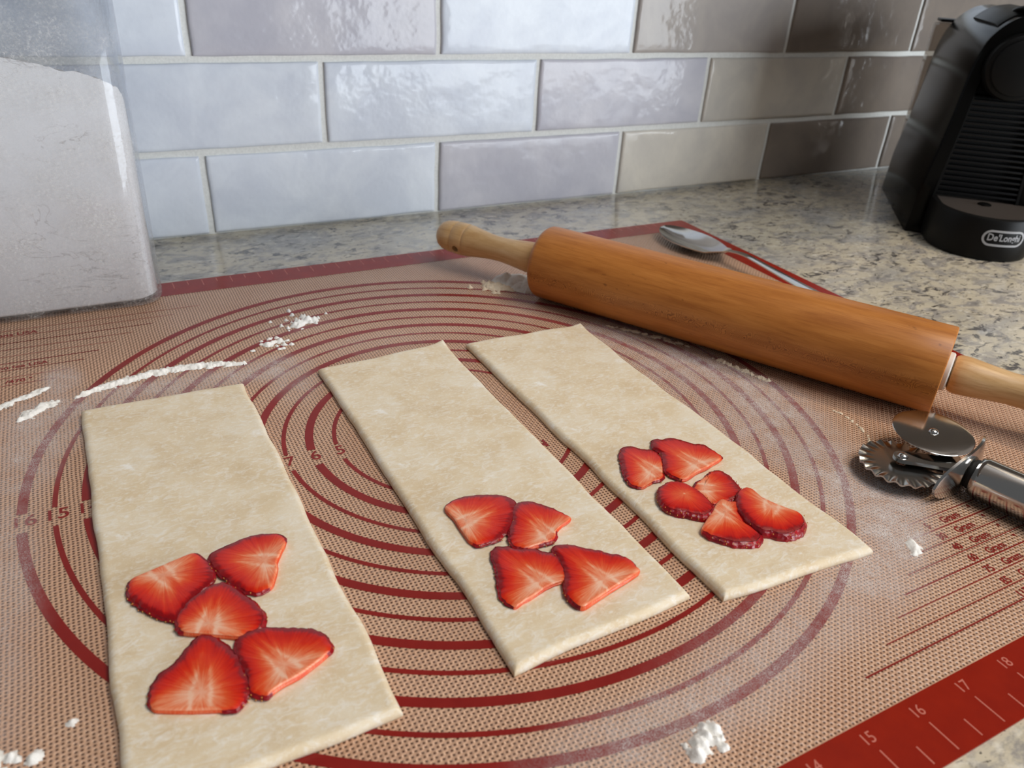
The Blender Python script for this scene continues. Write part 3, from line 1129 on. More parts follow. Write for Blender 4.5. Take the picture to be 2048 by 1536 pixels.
hp = [(0.20, 0.0), (0.33, 0.0), (0.40, 0.03), (0.435, 0.09), (0.45, 0.18), (0.445, 0.34), (0.42, 0.58), (0.385, 0.9), (0.36, 1.2), (0.36, 1.5),
      (0.385, 1.8), (0.425, 2.1), (0.465, 2.35), (0.478, 2.44), (0.466, 2.47), (0.455, 2.485), (0.467, 2.50), (0.482, 2.53), (0.487, 2.7), (0.482, 2.87),
      (0.466, 2.90), (0.455, 2.915), (0.464, 2.93), (0.476, 2.96), (0.47, 3.12), (0.44, 3.28), (0.38, 3.41), (0.28, 3.50), (0.15, 3.55), (0.03, 3.565)]
for flip, s in ((False, PLEN + 0.13), (True, -0.13)):
    hm = mesh('handle', *lathe(hp, 56))
    o = obj('handle', hm, MAT['handle'], pin)
    on_axis(o, s, flip)
    # the hanging hole drilled through the handle end
    bm = bmesh.new()
    ang = math.radians(0)
    bmesh.ops.create_cone(bm, cap_ends=True, segments=24, radius1=0.11, radius2=0.11, depth=1.4)
    bpy.context.view_layer.update()
    want = Vector((-0.35, -0.75, -0.30)).normalized()
    loc = (o.rotation_quaternion.inverted() @ want)
    loc.z = 0
    loc.normalize()
    rot = loc.to_track_quat('Z', 'Y').to_matrix().to_4x4()
    bmesh.ops.transform(bm, matrix=Matrix.Translation((0, 0, 2.68)) @ rot, verts=bm.verts)
    cme = bm_mesh('drill', bm)
    co = bpy.data.objects.new('drill', cme)
    COL.objects.link(co)
    co.parent = pin
    co.location = o.location
    co.rotation_mode = 'QUATERNION'
    co.rotation_quaternion = o.rotation_quaternion
    md = o.modifiers.new('hole', 'BOOLEAN')
    md.operation = 'DIFFERENCE'
    md.object = co
    md.solver = 'EXACT'
    bpy.context.view_layer.update()
    dg = bpy.context.evaluated_depsgraph_get()
    nm = bpy.data.meshes.new_from_object(o.evaluated_get(dg))
    o.modifiers.clear()
    o.data = nm
    bpy.data.objects.remove(co)
    auto_smooth(o, 35)

# ---------------------------------------------------------------- flour canister
CX0, CX1, CY0, CY1 = -11.3, -4.63, 8.50, 13.1
can = empty('flour_canister', ((CX0 + CX1) / 2, (CY0 + CY1) / 2, 0))
tag(can, 'large clear plastic canister of flour with rounded corners by the tiled wall', 'canister')
ccx, ccy = (CX0 + CX1) / 2, (CY0 + CY1) / 2


def rr(inset, r):
    return [(x - ccx, y - ccy) for x, y in rrect(CX0 + inset, CX1 - inset, CY0 + inset, CY1 - inset, r, 12)]


levels = [(0.22, 0.46, 0.006), (0.11, 0.54, 0.018), (0.05, 0.58, 0.055), (0.012, 0.62, 0.13), (0.0, 0.64, 0.24), (0.0, 0.64, 9.4),
          (0.03, 0.61, 9.44), (0.07, 0.57, 9.44), (0.10, 0.54, 9.4), (0.10, 0.54, 0.20), (0.20, 0.46, 0.10)]
vs, fs = [], []
for ins, r, z in levels:
    vs += [(x, y, z) for x, y in rr(ins, r)]
n = len(rr(0, 0.64))
for k in range(len(levels) - 1):
    for i in range(n):
        j = (i + 1) % n
        fs.append((k * n + i, k * n + j, (k + 1) * n + j, (k + 1) * n + i))
fs.append(tuple(range(n - 1, -1, -1)))
fs.append(tuple(range((len(levels) - 1) * n, len(levels) * n)))
o = obj('body', mesh('body', vs, fs), MAT['clear'], can)
auto_smooth(o, 50)
vs, fs = prism(rr(-0.06, 0.70), 9.45, 10.15)
bm = bmesh.new()
bvs = [bm.verts.new(v) for v in vs]
for f in fs:
    bm.faces.new([bvs[i] for i in f])
bmesh.ops.bevel(bm, geom=[e for e in bm.edges if abs(e.verts[0].co.z - e.verts[1].co.z) < 1e-6], offset=0.12, segments=3, affect='EDGES')
o = obj('lid', bm_mesh('lid', bm), MAT['lid'], can)
auto_smooth(o, 40)

# flour inside the canister
fl_out = rr(0.122, 0.52)
dense = []
for i in range(len(fl_out)):
    a, b_ = Vector(fl_out[i]), Vector(fl_out[(i + 1) % len(fl_out)])
    k = max(1, int((b_ - a).length / 0.09))
    for q in range(k):
        dense.append(a.lerp(b_, q / k))
N = len(dense)


def flour_top(x, y):
    X = x + ccx
    Y = y + ccy
    z = 6.22 - 0.075 * max(0, X + 7.9) ** 2 - 0.03 * max(0, -8.3 - X)
    back = min(1.0, max(0.0, (Y - 8.66) / 1.1))
    z -= 1.25 * back * back * (3 - 2 * back)
    return z + 0.10 * nz(X * 1.1, Y * 1.1, 2) + 0.07 * nz(X * 4, Y * 4, 7) + 0.045 * nz(X * 11, Y * 11, 3)


vs, fs = [], []
for p in dense:
    vs.append((p.x * 0.955, p.y * 0.93, 0.112))
for p in dense:
    vs.append((p.x, p.y, 0.225))
for p in dense:
    vs.append((p.x, p.y, flour_top(p.x, p.y) - 0.05))
RN = 26
for k in range(RN):
    t = 1 - k / RN
    for p in dense:
        x, y = p.x * t, p.y * t
        vs.append((x * 0.999, y * 0.999, flour_top(x, y)))
vs.append((0, 0, flour_top(0, 0)))
fs.append(tuple(range(N - 1, -1, -1)))
for k in range(RN + 2):
    for i in range(N):
        j = (i + 1) % N
        fs.append((k * N + i, k * N + j, (k + 1) * N + j, (k + 1) * N + i))
b0 = (RN + 2) * N
for i in range(N):
    fs.append((b0 + i, b0 + (i + 1) % N, len(vs) - 1))
o = obj('flour_fill', mesh('flour_fill', vs, fs), MAT['packed'], None, True)
auto_smooth(o, 60)
o.location = Vector((ccx, ccy, 0)) * IN
tag(o, 'packed white flour with uneven sloping top inside the clear canister', 'flour', kind='stuff')

# ---------------------------------------------------------------- pastry cutter with two wheels
cut = empty('pastry_cutter', (8.33, -6.02, 0), math.radians(14))
tag(cut, 'steel pastry cutter with one plain and one fluted wheel below the rolling pin', 'pastry cutter')
CR, PL = Vector((-0.60, 1.00)), Vector((0.56, 0.93))


def arm_mesh(hub, z, r_end, crank):
    """flat bar from the neck to the wheel hub with a rounded end"""
    pts = []
    a = Vector((0, -0.30))
    b = Vector((0, 0.02))
    steps = 18
    left, right = [], []
    for i in range(steps + 1):
        t = i / steps
        p = a.lerp(b, min(1, t / 0.25)) if t < 0.25 else None
        if p is None:
            q = (t - 0.25) / 0.75
            p = (1 - q) ** 2 * b + 2 * q * (1 - q) * (b + Vector((0.10 * (1 if hub.x > 0 else -1), 0.42))) + q * q * hub
        if t < 0.25:
            d = Vector((0, 1))
        else:
            q = (t - 0.25) / 0.75
            mid = b + Vector((0.10 * (1 if hub.x > 0 else -1), 0.42))
            d = (2 * (1 - q) * (mid - b) + 2 * q * (hub - mid)).normalized()
        w = 0.25 - 0.07 * t
        zz = z + crank * (1 / (1 + math.exp(-(t - 0.55) * 16)))
        nn = Vector((-d.y, d.x))
        left.append((p + nn * w, zz))
        right.append((p - nn * w, zz))
    end = []
    d = (hub - (b + Vector((0.10 * (1 if hub.x > 0 else -1), 0.42)))).normalized()
    nn = Vector((-d.y, d.x))
    for k in range(1, 10):
        an = math.pi * k / 10
        end.append((hub + nn * 0.18 * math.cos(an) + d * 0.18 * math.sin(an), z + crank))
    vs, fs = [], []
    th = 0.075
    for (p, zz), (q, z2) in zip(left, right):
        vs += [(p.x, p.y, zz), (q.x, q.y, z2), (p.x, p.y, zz - th), (q.x, q.y, z2 - th)]
    for i in range(steps):
        a_ = 4 * i
        c_ = 4 * (i + 1)
        fs += [(a_, a_ + 1, c_ + 1, c_), (a_ + 2, c_ + 2, c_ + 3, a_ + 3), (a_, c_, c_ + 2, a_ + 2), (a_ + 1, a_ + 3, c_ + 3, c_ + 1)]
    fs.append((0, 2, 3, 1))
    e0 = len(vs)
    for p, zz in end:
        vs += [(p.x, p.y, zz), (p.x, p.y, zz - th)]
    l4 = 4 * steps
    topl = [l4] + [e0 + 2 * k for k in range(len(end))] + [l4 + 1]
    botl = [l4 + 2] + [e0 + 2 * k + 1 for k in range(len(end))] + [l4 + 3]
    fs.append(tuple(reversed(topl)))
    fs.append(tuple(botl))
    for k in range(len(topl) - 1):
        fs.append((topl[k], topl[k + 1], botl[k + 1], botl[k]))
    bm = bmesh.new()
    B = [bm.verts.new(v) for v in vs]
    for f in fs:
        bm.faces.new([B[i] for i in f])
    return bm_mesh('arm', bm)


for hub, z, crank in ((CR, 0.50, -0.02), (PL, 0.44, 0.10)):
    o = obj('arm', arm_mesh(hub, z, 0.18, crank), MAT['steel'], cut)
    auto_smooth(o, 30)

# fluted wheel
NT_, NRr, NF = 20 * 12, 9, 20
vs, fs = [], []
for side in (1, -1):
    for k in range(NRr + 1):
        t = k / NRr
        r = 0.10 + 0.70 * t
        for i in range(NT_):
            a = 2 * math.pi * i / NT_
            amp = 0.032 * max(0, (r - 0.60) / 0.22)
            ph = (i / NT_ * NF) % 1.0
            tri = (4 * abs(ph - 0.5) - 1)
            tri = math.sin(tri * math.pi / 2)
            rr_ = r
            vs.append((rr_ * math.cos(a), rr_ * math.sin(a), amp * tri + side * 0.018))
for side in (0, 1):
    b0 = side * (NRr + 1) * NT_
    for k in range(NRr):
        for i in range(NT_):
            j = (i + 1) % NT_
            q = (b0 + k * NT_ + i, b0 + (k + 1) * NT_ + i, b0 + (k + 1) * NT_ + j, b0 + k * NT_ + j)
            fs.append(q if side == 0 else q[::-1])
h = (NRr + 1) * NT_
for i in range(NT_):
    j = (i + 1) % NT_
    fs.append((NRr * NT_ + i, h + NRr * NT_ + i, h + NRr * NT_ + j, NRr * NT_ + j))
    fs.append((i, j, h + j, h + i))
o = obj('fluted_wheel', mesh('fluted_wheel', vs, fs), MAT['steel_soft'], cut)
auto_smooth(o, 35)
o.location = Vector((CR.x, CR.y, 0.30)) * IN
# plain wheel
o = obj('plain_wheel', mesh('plain_wheel', *lathe([(0.05, -0.022), (0.70, -0.022), (0.79, -0.006), (0.80, 0.0), (0.79, 0.006), (0.70, 0.022), (0.05, 0.022)], 96)), MAT['steel'], cut)
auto_smooth(o, 12)
o.location = Vector((PL.x, PL.y, 0.63)) * IN
o.rotation_euler = (math.radians(2.0), math.radians(-3), 0)
for hub, z in ((CR, 0.475), (PL, 0.645)):
    o = obj('rivet', mesh('rivet', *lathe([(0.105, -0.01), (0.105, 0.015), (0.09, 0.04), (0.055, 0.06), (0.01, 0.068)], 24)), MAT['steel'], cut)
    auto_smooth(o, 50)
    o.location = Vector((hub.x, hub.y, z)) * IN
# finger guard
vs, fs = [], []
NU, NV = 40, 14
for side in (0.025, -0.025):
    for i in range(NU + 1):
        u = -1 + 2 * i / NU
        hgt = 0.47 * math.sqrt(max(0.0, 1 - (abs(u) ** 2.4))) + 0.004
        for j in range(NV + 1):
            v = -1 + 2 * j / NV
            vs.append((u * 1.04, -0.14 + 0.30 * u * u + 0.10 * v * v * (1 - u * u) + side, 0.49 + v * hgt + 0.14 * u * abs(u)))
st = NV + 1
H = (NU + 1) * st
for i in range(NU):
    for j in range(NV):
        a = i * st + j
        fs.append((a, a + 1, a + st + 1, a + st))
        fs.append((H + a, H + a + st, H + a + st + 1, H + a + 1))
    fs.append((i * st, (i + 1) * st, H + (i + 1) * st, H + i * st))
    a, c_ = i * st + NV, (i + 1) * st + NV
    fs.append((c_, a, H + a, H + c_))
o = obj('finger_guard', mesh('finger_guard', vs, fs), MAT['steel'], cut)
auto_smooth(o, 40)
# handle and its dark collar
hpf = [(0.10, 0.0), (0.30, 0.0), (0.375, 0.02), (0.41, 0.07), (0.42, 0.14), (0.42, 2.6), (0.36, 3.6), (0.33, 4.0), (0.22, 4.2), (0.05, 4.25)]
o = obj('handle', mesh('handle', *lathe(hpf, 56)), MAT['steel'], cut)
auto_smooth(o, 40)
o.rotation_euler = (math.radians(90), 0, 0)
o.location = Vector((0, -0.19, 0.43)) * IN
o = obj('collar', mesh('collar', *lathe([(0.1, -0.02), (0.30, -0.02), (0.31, 0.0), (0.31, 0.06), (0.1, 0.06)], 40)), MAT['shadow_gap'], cut)
auto_smooth(o, 40)
o.rotation_euler = (math.radians(90), 0, 0)
o.location = Vector((0, -0.14, 0.43)) * IN
o['label'] = 'dark collar'

# ---------------------------------------------------------------- spoon
SP0, SPD = Vector((12.27, 8.82)), Vector((0.075, -1.0)).normalized()
SPN = Vector((-SPD.y, SPD.x))
sp = empty('spoon', (SP0.x, SP0.y, 0))
tag(sp, 'steel tablespoon lying bowl up behind the rolling pin', 'spoon')


def spoon_part(name, s0, s1, ns, nv):
    vs, fs = [], []
    for side in (0, 1):
        for i in range(ns + 1):
            s = s0 + (s1 - s0) * i / ns
            if s <= 3.25:
                q = s / 3.25
                w = 0.84 * (math.sin(math.pi * min(1, q ** 0.82)) ** 0.62 if 0 < q < 1 else 0)
                w = max(w, 0.105 if q > 0.5 else 0.012)
            elif s < 4.1:
                w = 0.105 + 0.01 * (s - 3.25)
            else:
                w = 0.115 + 0.16 * ((s - 4.1) / 3.6) ** 1.2
            rim = 0.30 + 0.06 * max(0, 1 - s / 1.0) ** 2
            dep = 0.27 * math.sin(math.pi * max(0, min(1, s / 3.2))) ** 0.8
            if s > 2.6:
                rim += 0.26 * math.sin(min(1.0, (s - 2.6) / 1.3) * math.pi / 2) - 0.085 * max(0, s - 4.0)
            if s > 4.0:
                dep = -0.025
            for j in range(nv + 1):
                v = -1 + 2 * j / nv
                z = rim - dep * (1 - v * v) - (0.035 if side else 0)
                p = SPD * s + SPN * (w * v)
                # slight sideways drift of the handle
                p = p + SPN * (-0.045 * max(0, s - 3.3) * 0.0)
                vs.append((p.x, p.y, max(z, 0.012 if side else 0.04)))
    st = nv + 1
    H = (ns + 1) * st
    for i in range(ns):
        for j in range(nv):
            a = i * st + j
            fs.append((a, a + st, a + st + 1, a + 1))
            fs.append((H + a, H + a + 1, H + a + st + 1, H + a + st))
        fs.append((i * st, H + i * st, H + (i + 1) * st, (i + 1) * st))
        a, c_ = i * st + nv, (i + 1) * st + nv
        fs.append((a, c_, H + c_, H + a))
    for i in (0, ns):
        for j in range(nv):
            a = i * st + j
            fs.append((a, a + 1, H + a + 1, H + a))
    o = obj(name, mesh(name, vs, fs), MAT['steel'], sp)
    auto_smooth(o, 50)
    return o


spoon_part('bowl', 0.0, 3.35, 44, 16)
spoon_part('handle', 3.35, 7.6, 30, 6)

# ---------------------------------------------------------------- coffee machine
cm = empty('coffee_machine', (23.58, 4.72, CT), math.atan2(-0.6853, 0.7283))
tag(cm, 'black capsule coffee machine with ribbed front and round drip tray', 'coffee machine')
half = [(-2.1, 0.0), (-2.06, 0.9), (-2.02, 1.75), (-1.86, 2.9), (-1.76, 3.7), (-1.68, 4.5), (-1.60, 5.6), (-1.50, 6.35), (-1.28, 7.0), (-0.95, 7.45), (-0.52, 7.76), (0.0, 7.88)]


def smooth_poly(pts, k=6):
    out = []
    P = [Vector(p) for p in pts]
    for i in range(len(P) - 1):
        p0 = P[max(0, i - 1)]
        p1, p2 = P[i], P[i + 1]
        p3 = P[min(len(P) - 1, i + 2)]
        for q in range(k):
            t = q / k
            out.append(0.5 * ((2 * p1) + (p2 - p0) * t + (2 * p0 - 5 * p1 + 4 * p2 - p3) * t * t + (3 * p1 - p0 - 3 * p2 + p3) * t ** 3))
    out.append(P[-1])
    return out


hs = smooth_poly(half)
arch = [(p.x, p.y) for p in hs] + [(-p.x, p.y) for p in reversed(hs[:-1])]


def ins(sx, top, bot):
    return [(x * sx, bot + z * (top - bot) / 7.88) for x, z in arch]


rings = [(ins(0.70, 7.30, 0.30), 0.75), (ins(0.70, 7.30, 0.30), 0.10), (ins(0.735, 7.38, 0.20), 0.02), (ins(0.955, 7.78, 0.02), 0.0),
         (ins(0.99, 7.86, 0.0), 0.05), (arch, 0.16), (arch, 3.4), (ins(0.998, 7.87, 0), 6.6), (ins(0.985, 7.82, 0.0), 6.85), (ins(0.94, 7.7, 0.05), 6.95)]
vs, fs = [], []
for pts, y in rings:
    vs += [(x, y, z) for x, z in pts]
n = len(arch)
for k in range(len(rings) - 1):
    for i in range(n):
        j = (i + 1) % n
        fs.append((k * n + i, k * n + j, (k + 1) * n + j, (k + 1) * n + i))
fs.append(tuple(range(n)))
fs.append(tuple(reversed(range((len(rings) - 1) * n, len(rings) * n))))
o = obj('body', mesh('body', vs, fs), MAT['black'], cm)
auto_smooth(o, 38)
# ribbed front
gr = obj('front_grille', bm_mesh('front_grille', box_bm(-1.32, 1.32, 0.36, 0.66, 1.2, 5.1, 0.04, 1)), MAT['shadow_gap'], cm)
k = 0
z = 1.62
while z < 5.0:
    hw = 1.42 - 0.075 * (z - 1.45)
    ys = 0.02 + 0.03 * (z - 1.5)
    ro = obj('rib', bm_mesh('rib', box_bm(-hw, hw, ys, 0.40, z, z + 0.075, 0.018, 2)), MAT['black_rib'], gr)
    auto_smooth(ro, 40)
    z += 0.195
for sx in (-1, 1):
    bm = bmesh.new()
    xs = [(1.40, 1.30), (1.13, 5.08)]
    v = [bm.verts.new(p) for p in ((sx * 1.40, 0.0, 1.4), (sx * 1.50, 0.0, 1.4), (sx * 1.22, 0.08, 5.1), (sx * 1.12, 0.08, 5.1),
                                   (sx * 1.40, 0.45, 1.4), (sx * 1.50, 0.45, 1.4), (sx * 1.22, 0.45, 5.1), (sx * 1.12, 0.45, 5.1))]
    for f in ((0, 1, 2, 3), (4, 7, 6, 5), (0, 3, 7, 4), (1, 5, 6, 2), (0, 4, 5, 1), (3, 2, 6, 7)):
        bm.faces.new([v[i] for i in f])
    o = obj('grille_rail', bm_mesh('grille_rail', bm), MAT['black_matt'], gr)
# round brewing head
hd = [(0.05, -0.42), (0.86, -0.42), (0.90, -0.40), (0.92, -0.34), (0.98, -0.34), (1.06, -0.30), (1.10, -0.20), (1.12, 0.0), (1.12, 0.66), (0.05, 0.66)]
o = obj('brewing_head', mesh('brewing_head', *lathe([(r, h) for r, h in hd], 72)), MAT['black_matt'], cm)
auto_smooth(o, 35)
o.rotation_euler = (math.radians(-90), 0, 0)
o.location = Vector((-0.10, 0.0, 6.18)) * IN
# lever on the top
vs, fs = [], []
sel = [i for i, (x, z_) in enumerate(arch) if -1.02 <= x <= 1.02 and z_ > 6]
for y in (0.5, 0.75, 3.9, 4.2):
    sc_ = 0.0 if y in (0.5, 4.2) else 1.0
    for off_ in (-0.05, 0.13):
        for i in sel:
            x, z_ = arch[i]
            xp, zp = arch[i - 1]
            xn, zn = arch[(i + 1) % n]
            t = Vector((xn - xp, zn - zp)).normalized()
            nn = Vector((-t.y, t.x))
            oo = off_ if off_ < 0 else off_ * (0.35 + 0.65 * sc_)
            vs.append((x + nn.x * oo, y, z_ + nn.y * oo))
m_ = len(sel)
for r_ in range(3):
    b0 = r_ * 2 * m_
    b1 = (r_ + 1) * 2 * m_
    for i in range(m_ - 1):
        fs.append((b0 + m_ + i, b0 + m_ + i + 1, b1 + m_ + i + 1, b1 + m_ + i))
        fs.append((b0 + i, b1 + i, b1 + i + 1, b0 + i + 1))
    for i in (0, m_ - 1):
        fs.append((b0 + i, b0 + m_ + i, b1 + m_ + i, b1 + i))
for b0 in (0, 6 * m_):
    for i in range(m_ - 1):
        fs.append((b0 + i, b0 + i + 1, b0 + m_ + i + 1, b0 + m_ + i))
bm = bmesh.new()
B = [bm.verts.new(v) for v in vs]
for f in fs:
    try:
        bm.faces.new([B[i] for i in f])
    except ValueError:
        pass
lv = obj('lever', bm_mesh('lever', bm), MAT['black_matt'], cm)
auto_smooth(lv, 30)
bm = bmesh.new()
bmesh.ops.create_uvsphere(bm, u_segments=40, v_segments=16, radius=1.0, matrix=Matrix.Translation((0.35, 0.95, 7.92)) @ Matrix.Rotation(math.radians(-12), 4, 'X') @ Matrix.Diagonal((0.95, 0.95, 0.20, 1)))
o = obj('lever_pad', bm_mesh('lever_pad', bm), MAT['black_matt'], lv, True)
# water tank behind the body
o = obj('water_tank', bm_mesh('water_tank', box_bm(-1.72, 1.72, 6.98, 8.05, 0.4, 7.02, 0.25, 4)), MAT['smoke'], cm)
auto_smooth(o, 40)
o['label'] = 'smoky see-through water tank'
o = obj('tank_lid', bm_mesh('tank_lid', box_bm(-1.60, 1.60, 6.98, 7.9, 7.06, 7.18, 0.04, 2)), MAT['black_matt'], cm)
auto_smooth(o, 40)
# foot with drip tray
FR, FXC, FYC, FH = 1.75, 0.22, -0.85, 1.52


def foot_outline(r):
    pts = [(FXC - r, 0.6)]
    for i in range(41):
        a = math.radians(180 + 180 * i / 40)
        pts.append((FXC + r * math.cos(a), FYC + r * math.sin(a)))
    pts.append((FXC + r, 0.6))
    return pts


lv_ = [(FR - 0.10, 0.0), (FR - 0.03, 0.03), (FR, 0.10), (FR + 0.01, 0.8), (FR, FH - 0.10), (FR - 0.03, FH - 0.03), (FR - 0.10, FH), (FR - 0.16, FH), (FR - 0.18, FH - 0.05), (FR - 0.18, FH - 0.25)]
vs, fs = [], []
for r, z in lv_:
    vs += [(x, y, z) for x, y in foot_outline(r)]
n2 = len(foot_outline(1))
for k in range(len(lv_) - 1):
    for i in range(n2):
        j = (i + 1) % n2
        fs.append((k * n2 + i, k * n2 + j, (k + 1) * n2 + j, (k + 1) * n2 + i))
fs.append(tuple(range(n2 - 1, -1, -1)))
fs.append(tuple(range((len(lv_) - 1) * n2, len(lv_) * n2)))
foot = obj('drip_tray', mesh('drip_tray', vs, fs), MAT['black_matt'], cm)
auto_smooth(foot, 40)
bm = bmesh.new()
y = 0.35
while y > FYC - 1.5:
    hw = 1.53 if y > FYC else math.sqrt(max(0.0, 1.54 ** 2 - (y - FYC) ** 2))
    if hw > 0.1:
        box_bm(FXC - hw, FXC + hw, y - 0.027, y + 0.027, FH - 0.10, FH - 0.035, bm=bm)
    y -= 0.085
dgd = obj('drip_grid', bm_mesh('drip_grid', bm), MAT['grid'], foot)
dgd['kind'] = 'stuff'
dgd['label'] = 'dark metal grid of fine slats'
o = obj('grid_knob', mesh('grid_knob', *lathe([(0.05, -0.05), (0.22, -0.05), (0.24, 0.02), (0.20, 0.05), (0.05, 0.045)], 24)), MAT['black'], foot)
auto_smooth(o, 40)
o.location = Vector((FXC, FYC + 0.35, FH - 0.03)) * IN
# oval badge with lettering, wrapped on the curved front of the tray
BA, BZ = math.radians(13), 0.87


def wrap(x, z, off_):
    a = BA + x / FR
    return (FXC + (FR + 0.012 + off_) * math.sin(a), FYC - (FR + 0.012 + off_) * math.cos(a), BZ + z)


def stadium(hx, hz, k=14):
    pts = []
    for cx_, a0 in ((hx - hz, -90), (-(hx - hz), 90)):
        for i in range(k + 1):
            a = math.radians(a0 + 180 * i / k)
            pts.append((cx_ + hz * math.cos(a), hz * math.sin(a)))
    return pts


so_, si_ = stadium(0.74, 0.285), stadium(0.67, 0.215)


def densify(pts):
    out = []
    for i in range(len(pts)):
        a, b_ = Vector(pts[i]), Vector(pts[(i + 1) % len(pts)])
        k = 8 if (b_ - a).length > 0.3 else 1
        for q in range(k):
            out.append(a.lerp(b_, q / k))
    return out


so_, si_ = densify(so_), densify(si_)
nb = len(so_)
vs = [wrap(p.x, p.y, 0.0) for p in so_] + [wrap(p.x, p.y, 0.025) for p in so_] + [wrap(p.x, p.y, 0.025) for p in si_] + [wrap(p.x, p.y, 0.0) for p in si_]
fs = []
for i in range(nb):
    j = (i + 1) % nb
    for k in range(3):
        fs.append((k * nb + i, k * nb + j, (k + 1) * nb + j, (k + 1) * nb + i))
badge = obj('badge', mesh('badge', vs, fs), MAT['silver'], foot)
badge['label'] = 'silver oval badge outline'
tm = text_mesh("De'Longhi", 0.21, 0.006)
xs_ = [v.co.x for v in tm.vertices]
zs_ = [v.co.y for v in tm.vertices]
wx = (max(xs_) - min(xs_)) / IN
mx_, mz_ = (max(xs_) + min(xs_)) / 2 / IN, (max(zs_) + min(zs_)) / 2 / IN
for v in tm.vertices:
    p = wrap((v.co.x / IN - mx_) * 1.13 / wx, (v.co.y / IN - mz_) * 1.15, 0.02)
    v.co = Vector(p) * IN
obj('lettering', tm, MAT['silver'], badge)

# ---------------------------------------------------------------- loose flour
def fbm(x, y, s):
    return 0.5 * nz(x, y, s) + 0.3 * nz(x * 2.1, y * 2.1, s + 7) + 0.25 * nz(x * 4.3, y * 4.3, s + 13)


def powder(label, mask, bounds, height, seed, mat='flour', step=0.022, rough=0.9, freq=7.0):
    """a heap of loose flour as a fine height field; mask(x, y) is above 0 inside the heap"""
    x0, x1, y0, y1 = bounds
    cx_, cy_ = (x0 + x1) / 2, (y0 + y1) / 2
    nx, ny = int((x1 - x0) / step) + 1, int((y1 - y0) / step) + 1
    H = []
    for j in range(ny + 1):
        for i in range(nx + 1):
            x, y = x0 + i * step, y0 + j * step
            m0 = mask(x, y)
            if m0 <= -0.6:
                H.append(-1.0)
                continue
            H.append(m0 + rough * fbm(x * freq, y * freq, seed))
    ids, vs, fs = {}, [], []

    def vid(i, j):
        k = j * (nx + 1) + i
        if k not in ids:
            ids[k] = len(vs)
            h = H[k]
            z = 0.004 if h <= 0 else 0.006 + height * min(1.4, h) ** 0.7
            dx = 0.35 * step * nz(i * 0.9, j * 0.9, seed + 2)
            vs.append((x0 + i * step - cx_ + dx, y0 + j * step - cy_ - dx, z))
        return ids[k]
    for j in range(ny):
        for i in range(nx):
            q = [(i, j), (i + 1, j), (i + 1, j + 1), (i, j + 1)]
            if max(H[b_ * (nx + 1) + a_] for a_, b_ in q) > 0.0 and min(H[b_ * (nx + 1) + a_] for a_, b_ in q) > -0.9:
                fs.append(tuple(vid(a_, b_) for a_, b_ in q))
    o = obj('flour_clump', mesh('flour_clump', vs, fs), MAT[mat], None, True)
    o.location = Vector((cx_, cy_, 0)) * IN
    tag(o, label, 'flour', 'loose flour on the baking mat', 'stuff')
    return o


def flour_line(path, width, label, seed, mat='flour', height=0.05, taper=True, rough=0.9, freq=7.0, bias=0.0):
    P = [Vector(p) for p in path]
    L = [0.0]
    for a_, b_ in zip(P, P[1:]):
        L.append(L[-1] + (b_ - a_).length)

    def mask(x, y):
        p = Vector((x, y))
        best = -9.0
        for k in range(len(P) - 1):
            ab = P[k + 1] - P[k]
            t = max(0.0, min(1.0, (p - P[k]).dot(ab) / ab.length_squared))
            d = (p - (P[k] + ab * t)).length
            s = (L[k] + ab.length * t) / L[-1]
            w = width * (min(1.0, 0.30 + 4 * s * (1 - s)) if taper else 1.0)
            best = max(best, 1 - d / w)
        return best - bias
    m_ = width * 2 + 0.05
    bd = (min(p[0] for p in path) - m_, max(p[0] for p in path) + m_, min(p[1] for p in path) - m_, max(p[1] for p in path) + m_)
    return powder(label, mask, bd, height, seed, mat, rough=rough, freq=freq)


def flour_spot(spots, label, seed, mat='flour', height=0.09, crumbs=14, spread=0.3, rough=0.8, freq=6.0):
    rnd = random.Random(seed)
    pts = list(spots)
    for k in range(crumbs):
        x, y, r_ = rnd.choice(spots)
        pts.append((x + rnd.gauss(0, spread), y + rnd.gauss(0, spread), rnd.uniform(0.025, 0.055)))

    def mask(x, y):
        best = -9.0
        for px, py, pr in pts:
            d = math.hypot(x - px, y - py)
            best = max(best, (1 - d / pr) * min(1.0, pr / 0.10))
        return best
    m_ = 0.25
    bd = (min(p[0] - p[2] for p in pts) - m_, max(p[0] + p[2] for p in pts) + m_, min(p[1] - p[2] for p in pts) - m_, max(p[1] + p[2] for p in pts) + m_)
    return powder(label, mask, bd, height, seed, mat, rough=rough, freq=freq)


flour_line([(-6.98, 4.10), (-6.5, 4.34), (-5.95, 4.50), (-5.47, 4.62), (-4.9, 4.66), (-4.39, 4.62), (-3.9, 4.5), (-3.44, 4.34)], 0.15,
           'long white ridge of loose flour behind the dough strip with five slices', 11, height=0.075, rough=1.5, freq=8.0, bias=0.15)
flour_line([(-8.9, 4.05), (-8.3, 4.3), (-8.03, 4.5), (-7.8, 4.6), (-7.52, 4.75)], 0.12, 'thin ragged line of flour at the left edge of the mat in view', 12, taper=False, rough=1.5, bias=0.35)
flour_line([(-8.05, 3.55), (-7.85, 3.72), (-7.62, 3.95), (-7.3, 4.1)], 0.19, 'short thick smear of flour left of the long flour ridge', 13, height=0.08, rough=1.4, bias=0.3)
flour_spot([(-1.70, 6.05, 0.16), (-1.45, 6.15, 0.16), (-1.28, 6.1, 0.10), (-1.85, 5.95, 0.09)], 'white clump of flour on the rings between the canister and rolling pin', 14, height=0.14, crumbs=26, spread=0.28)
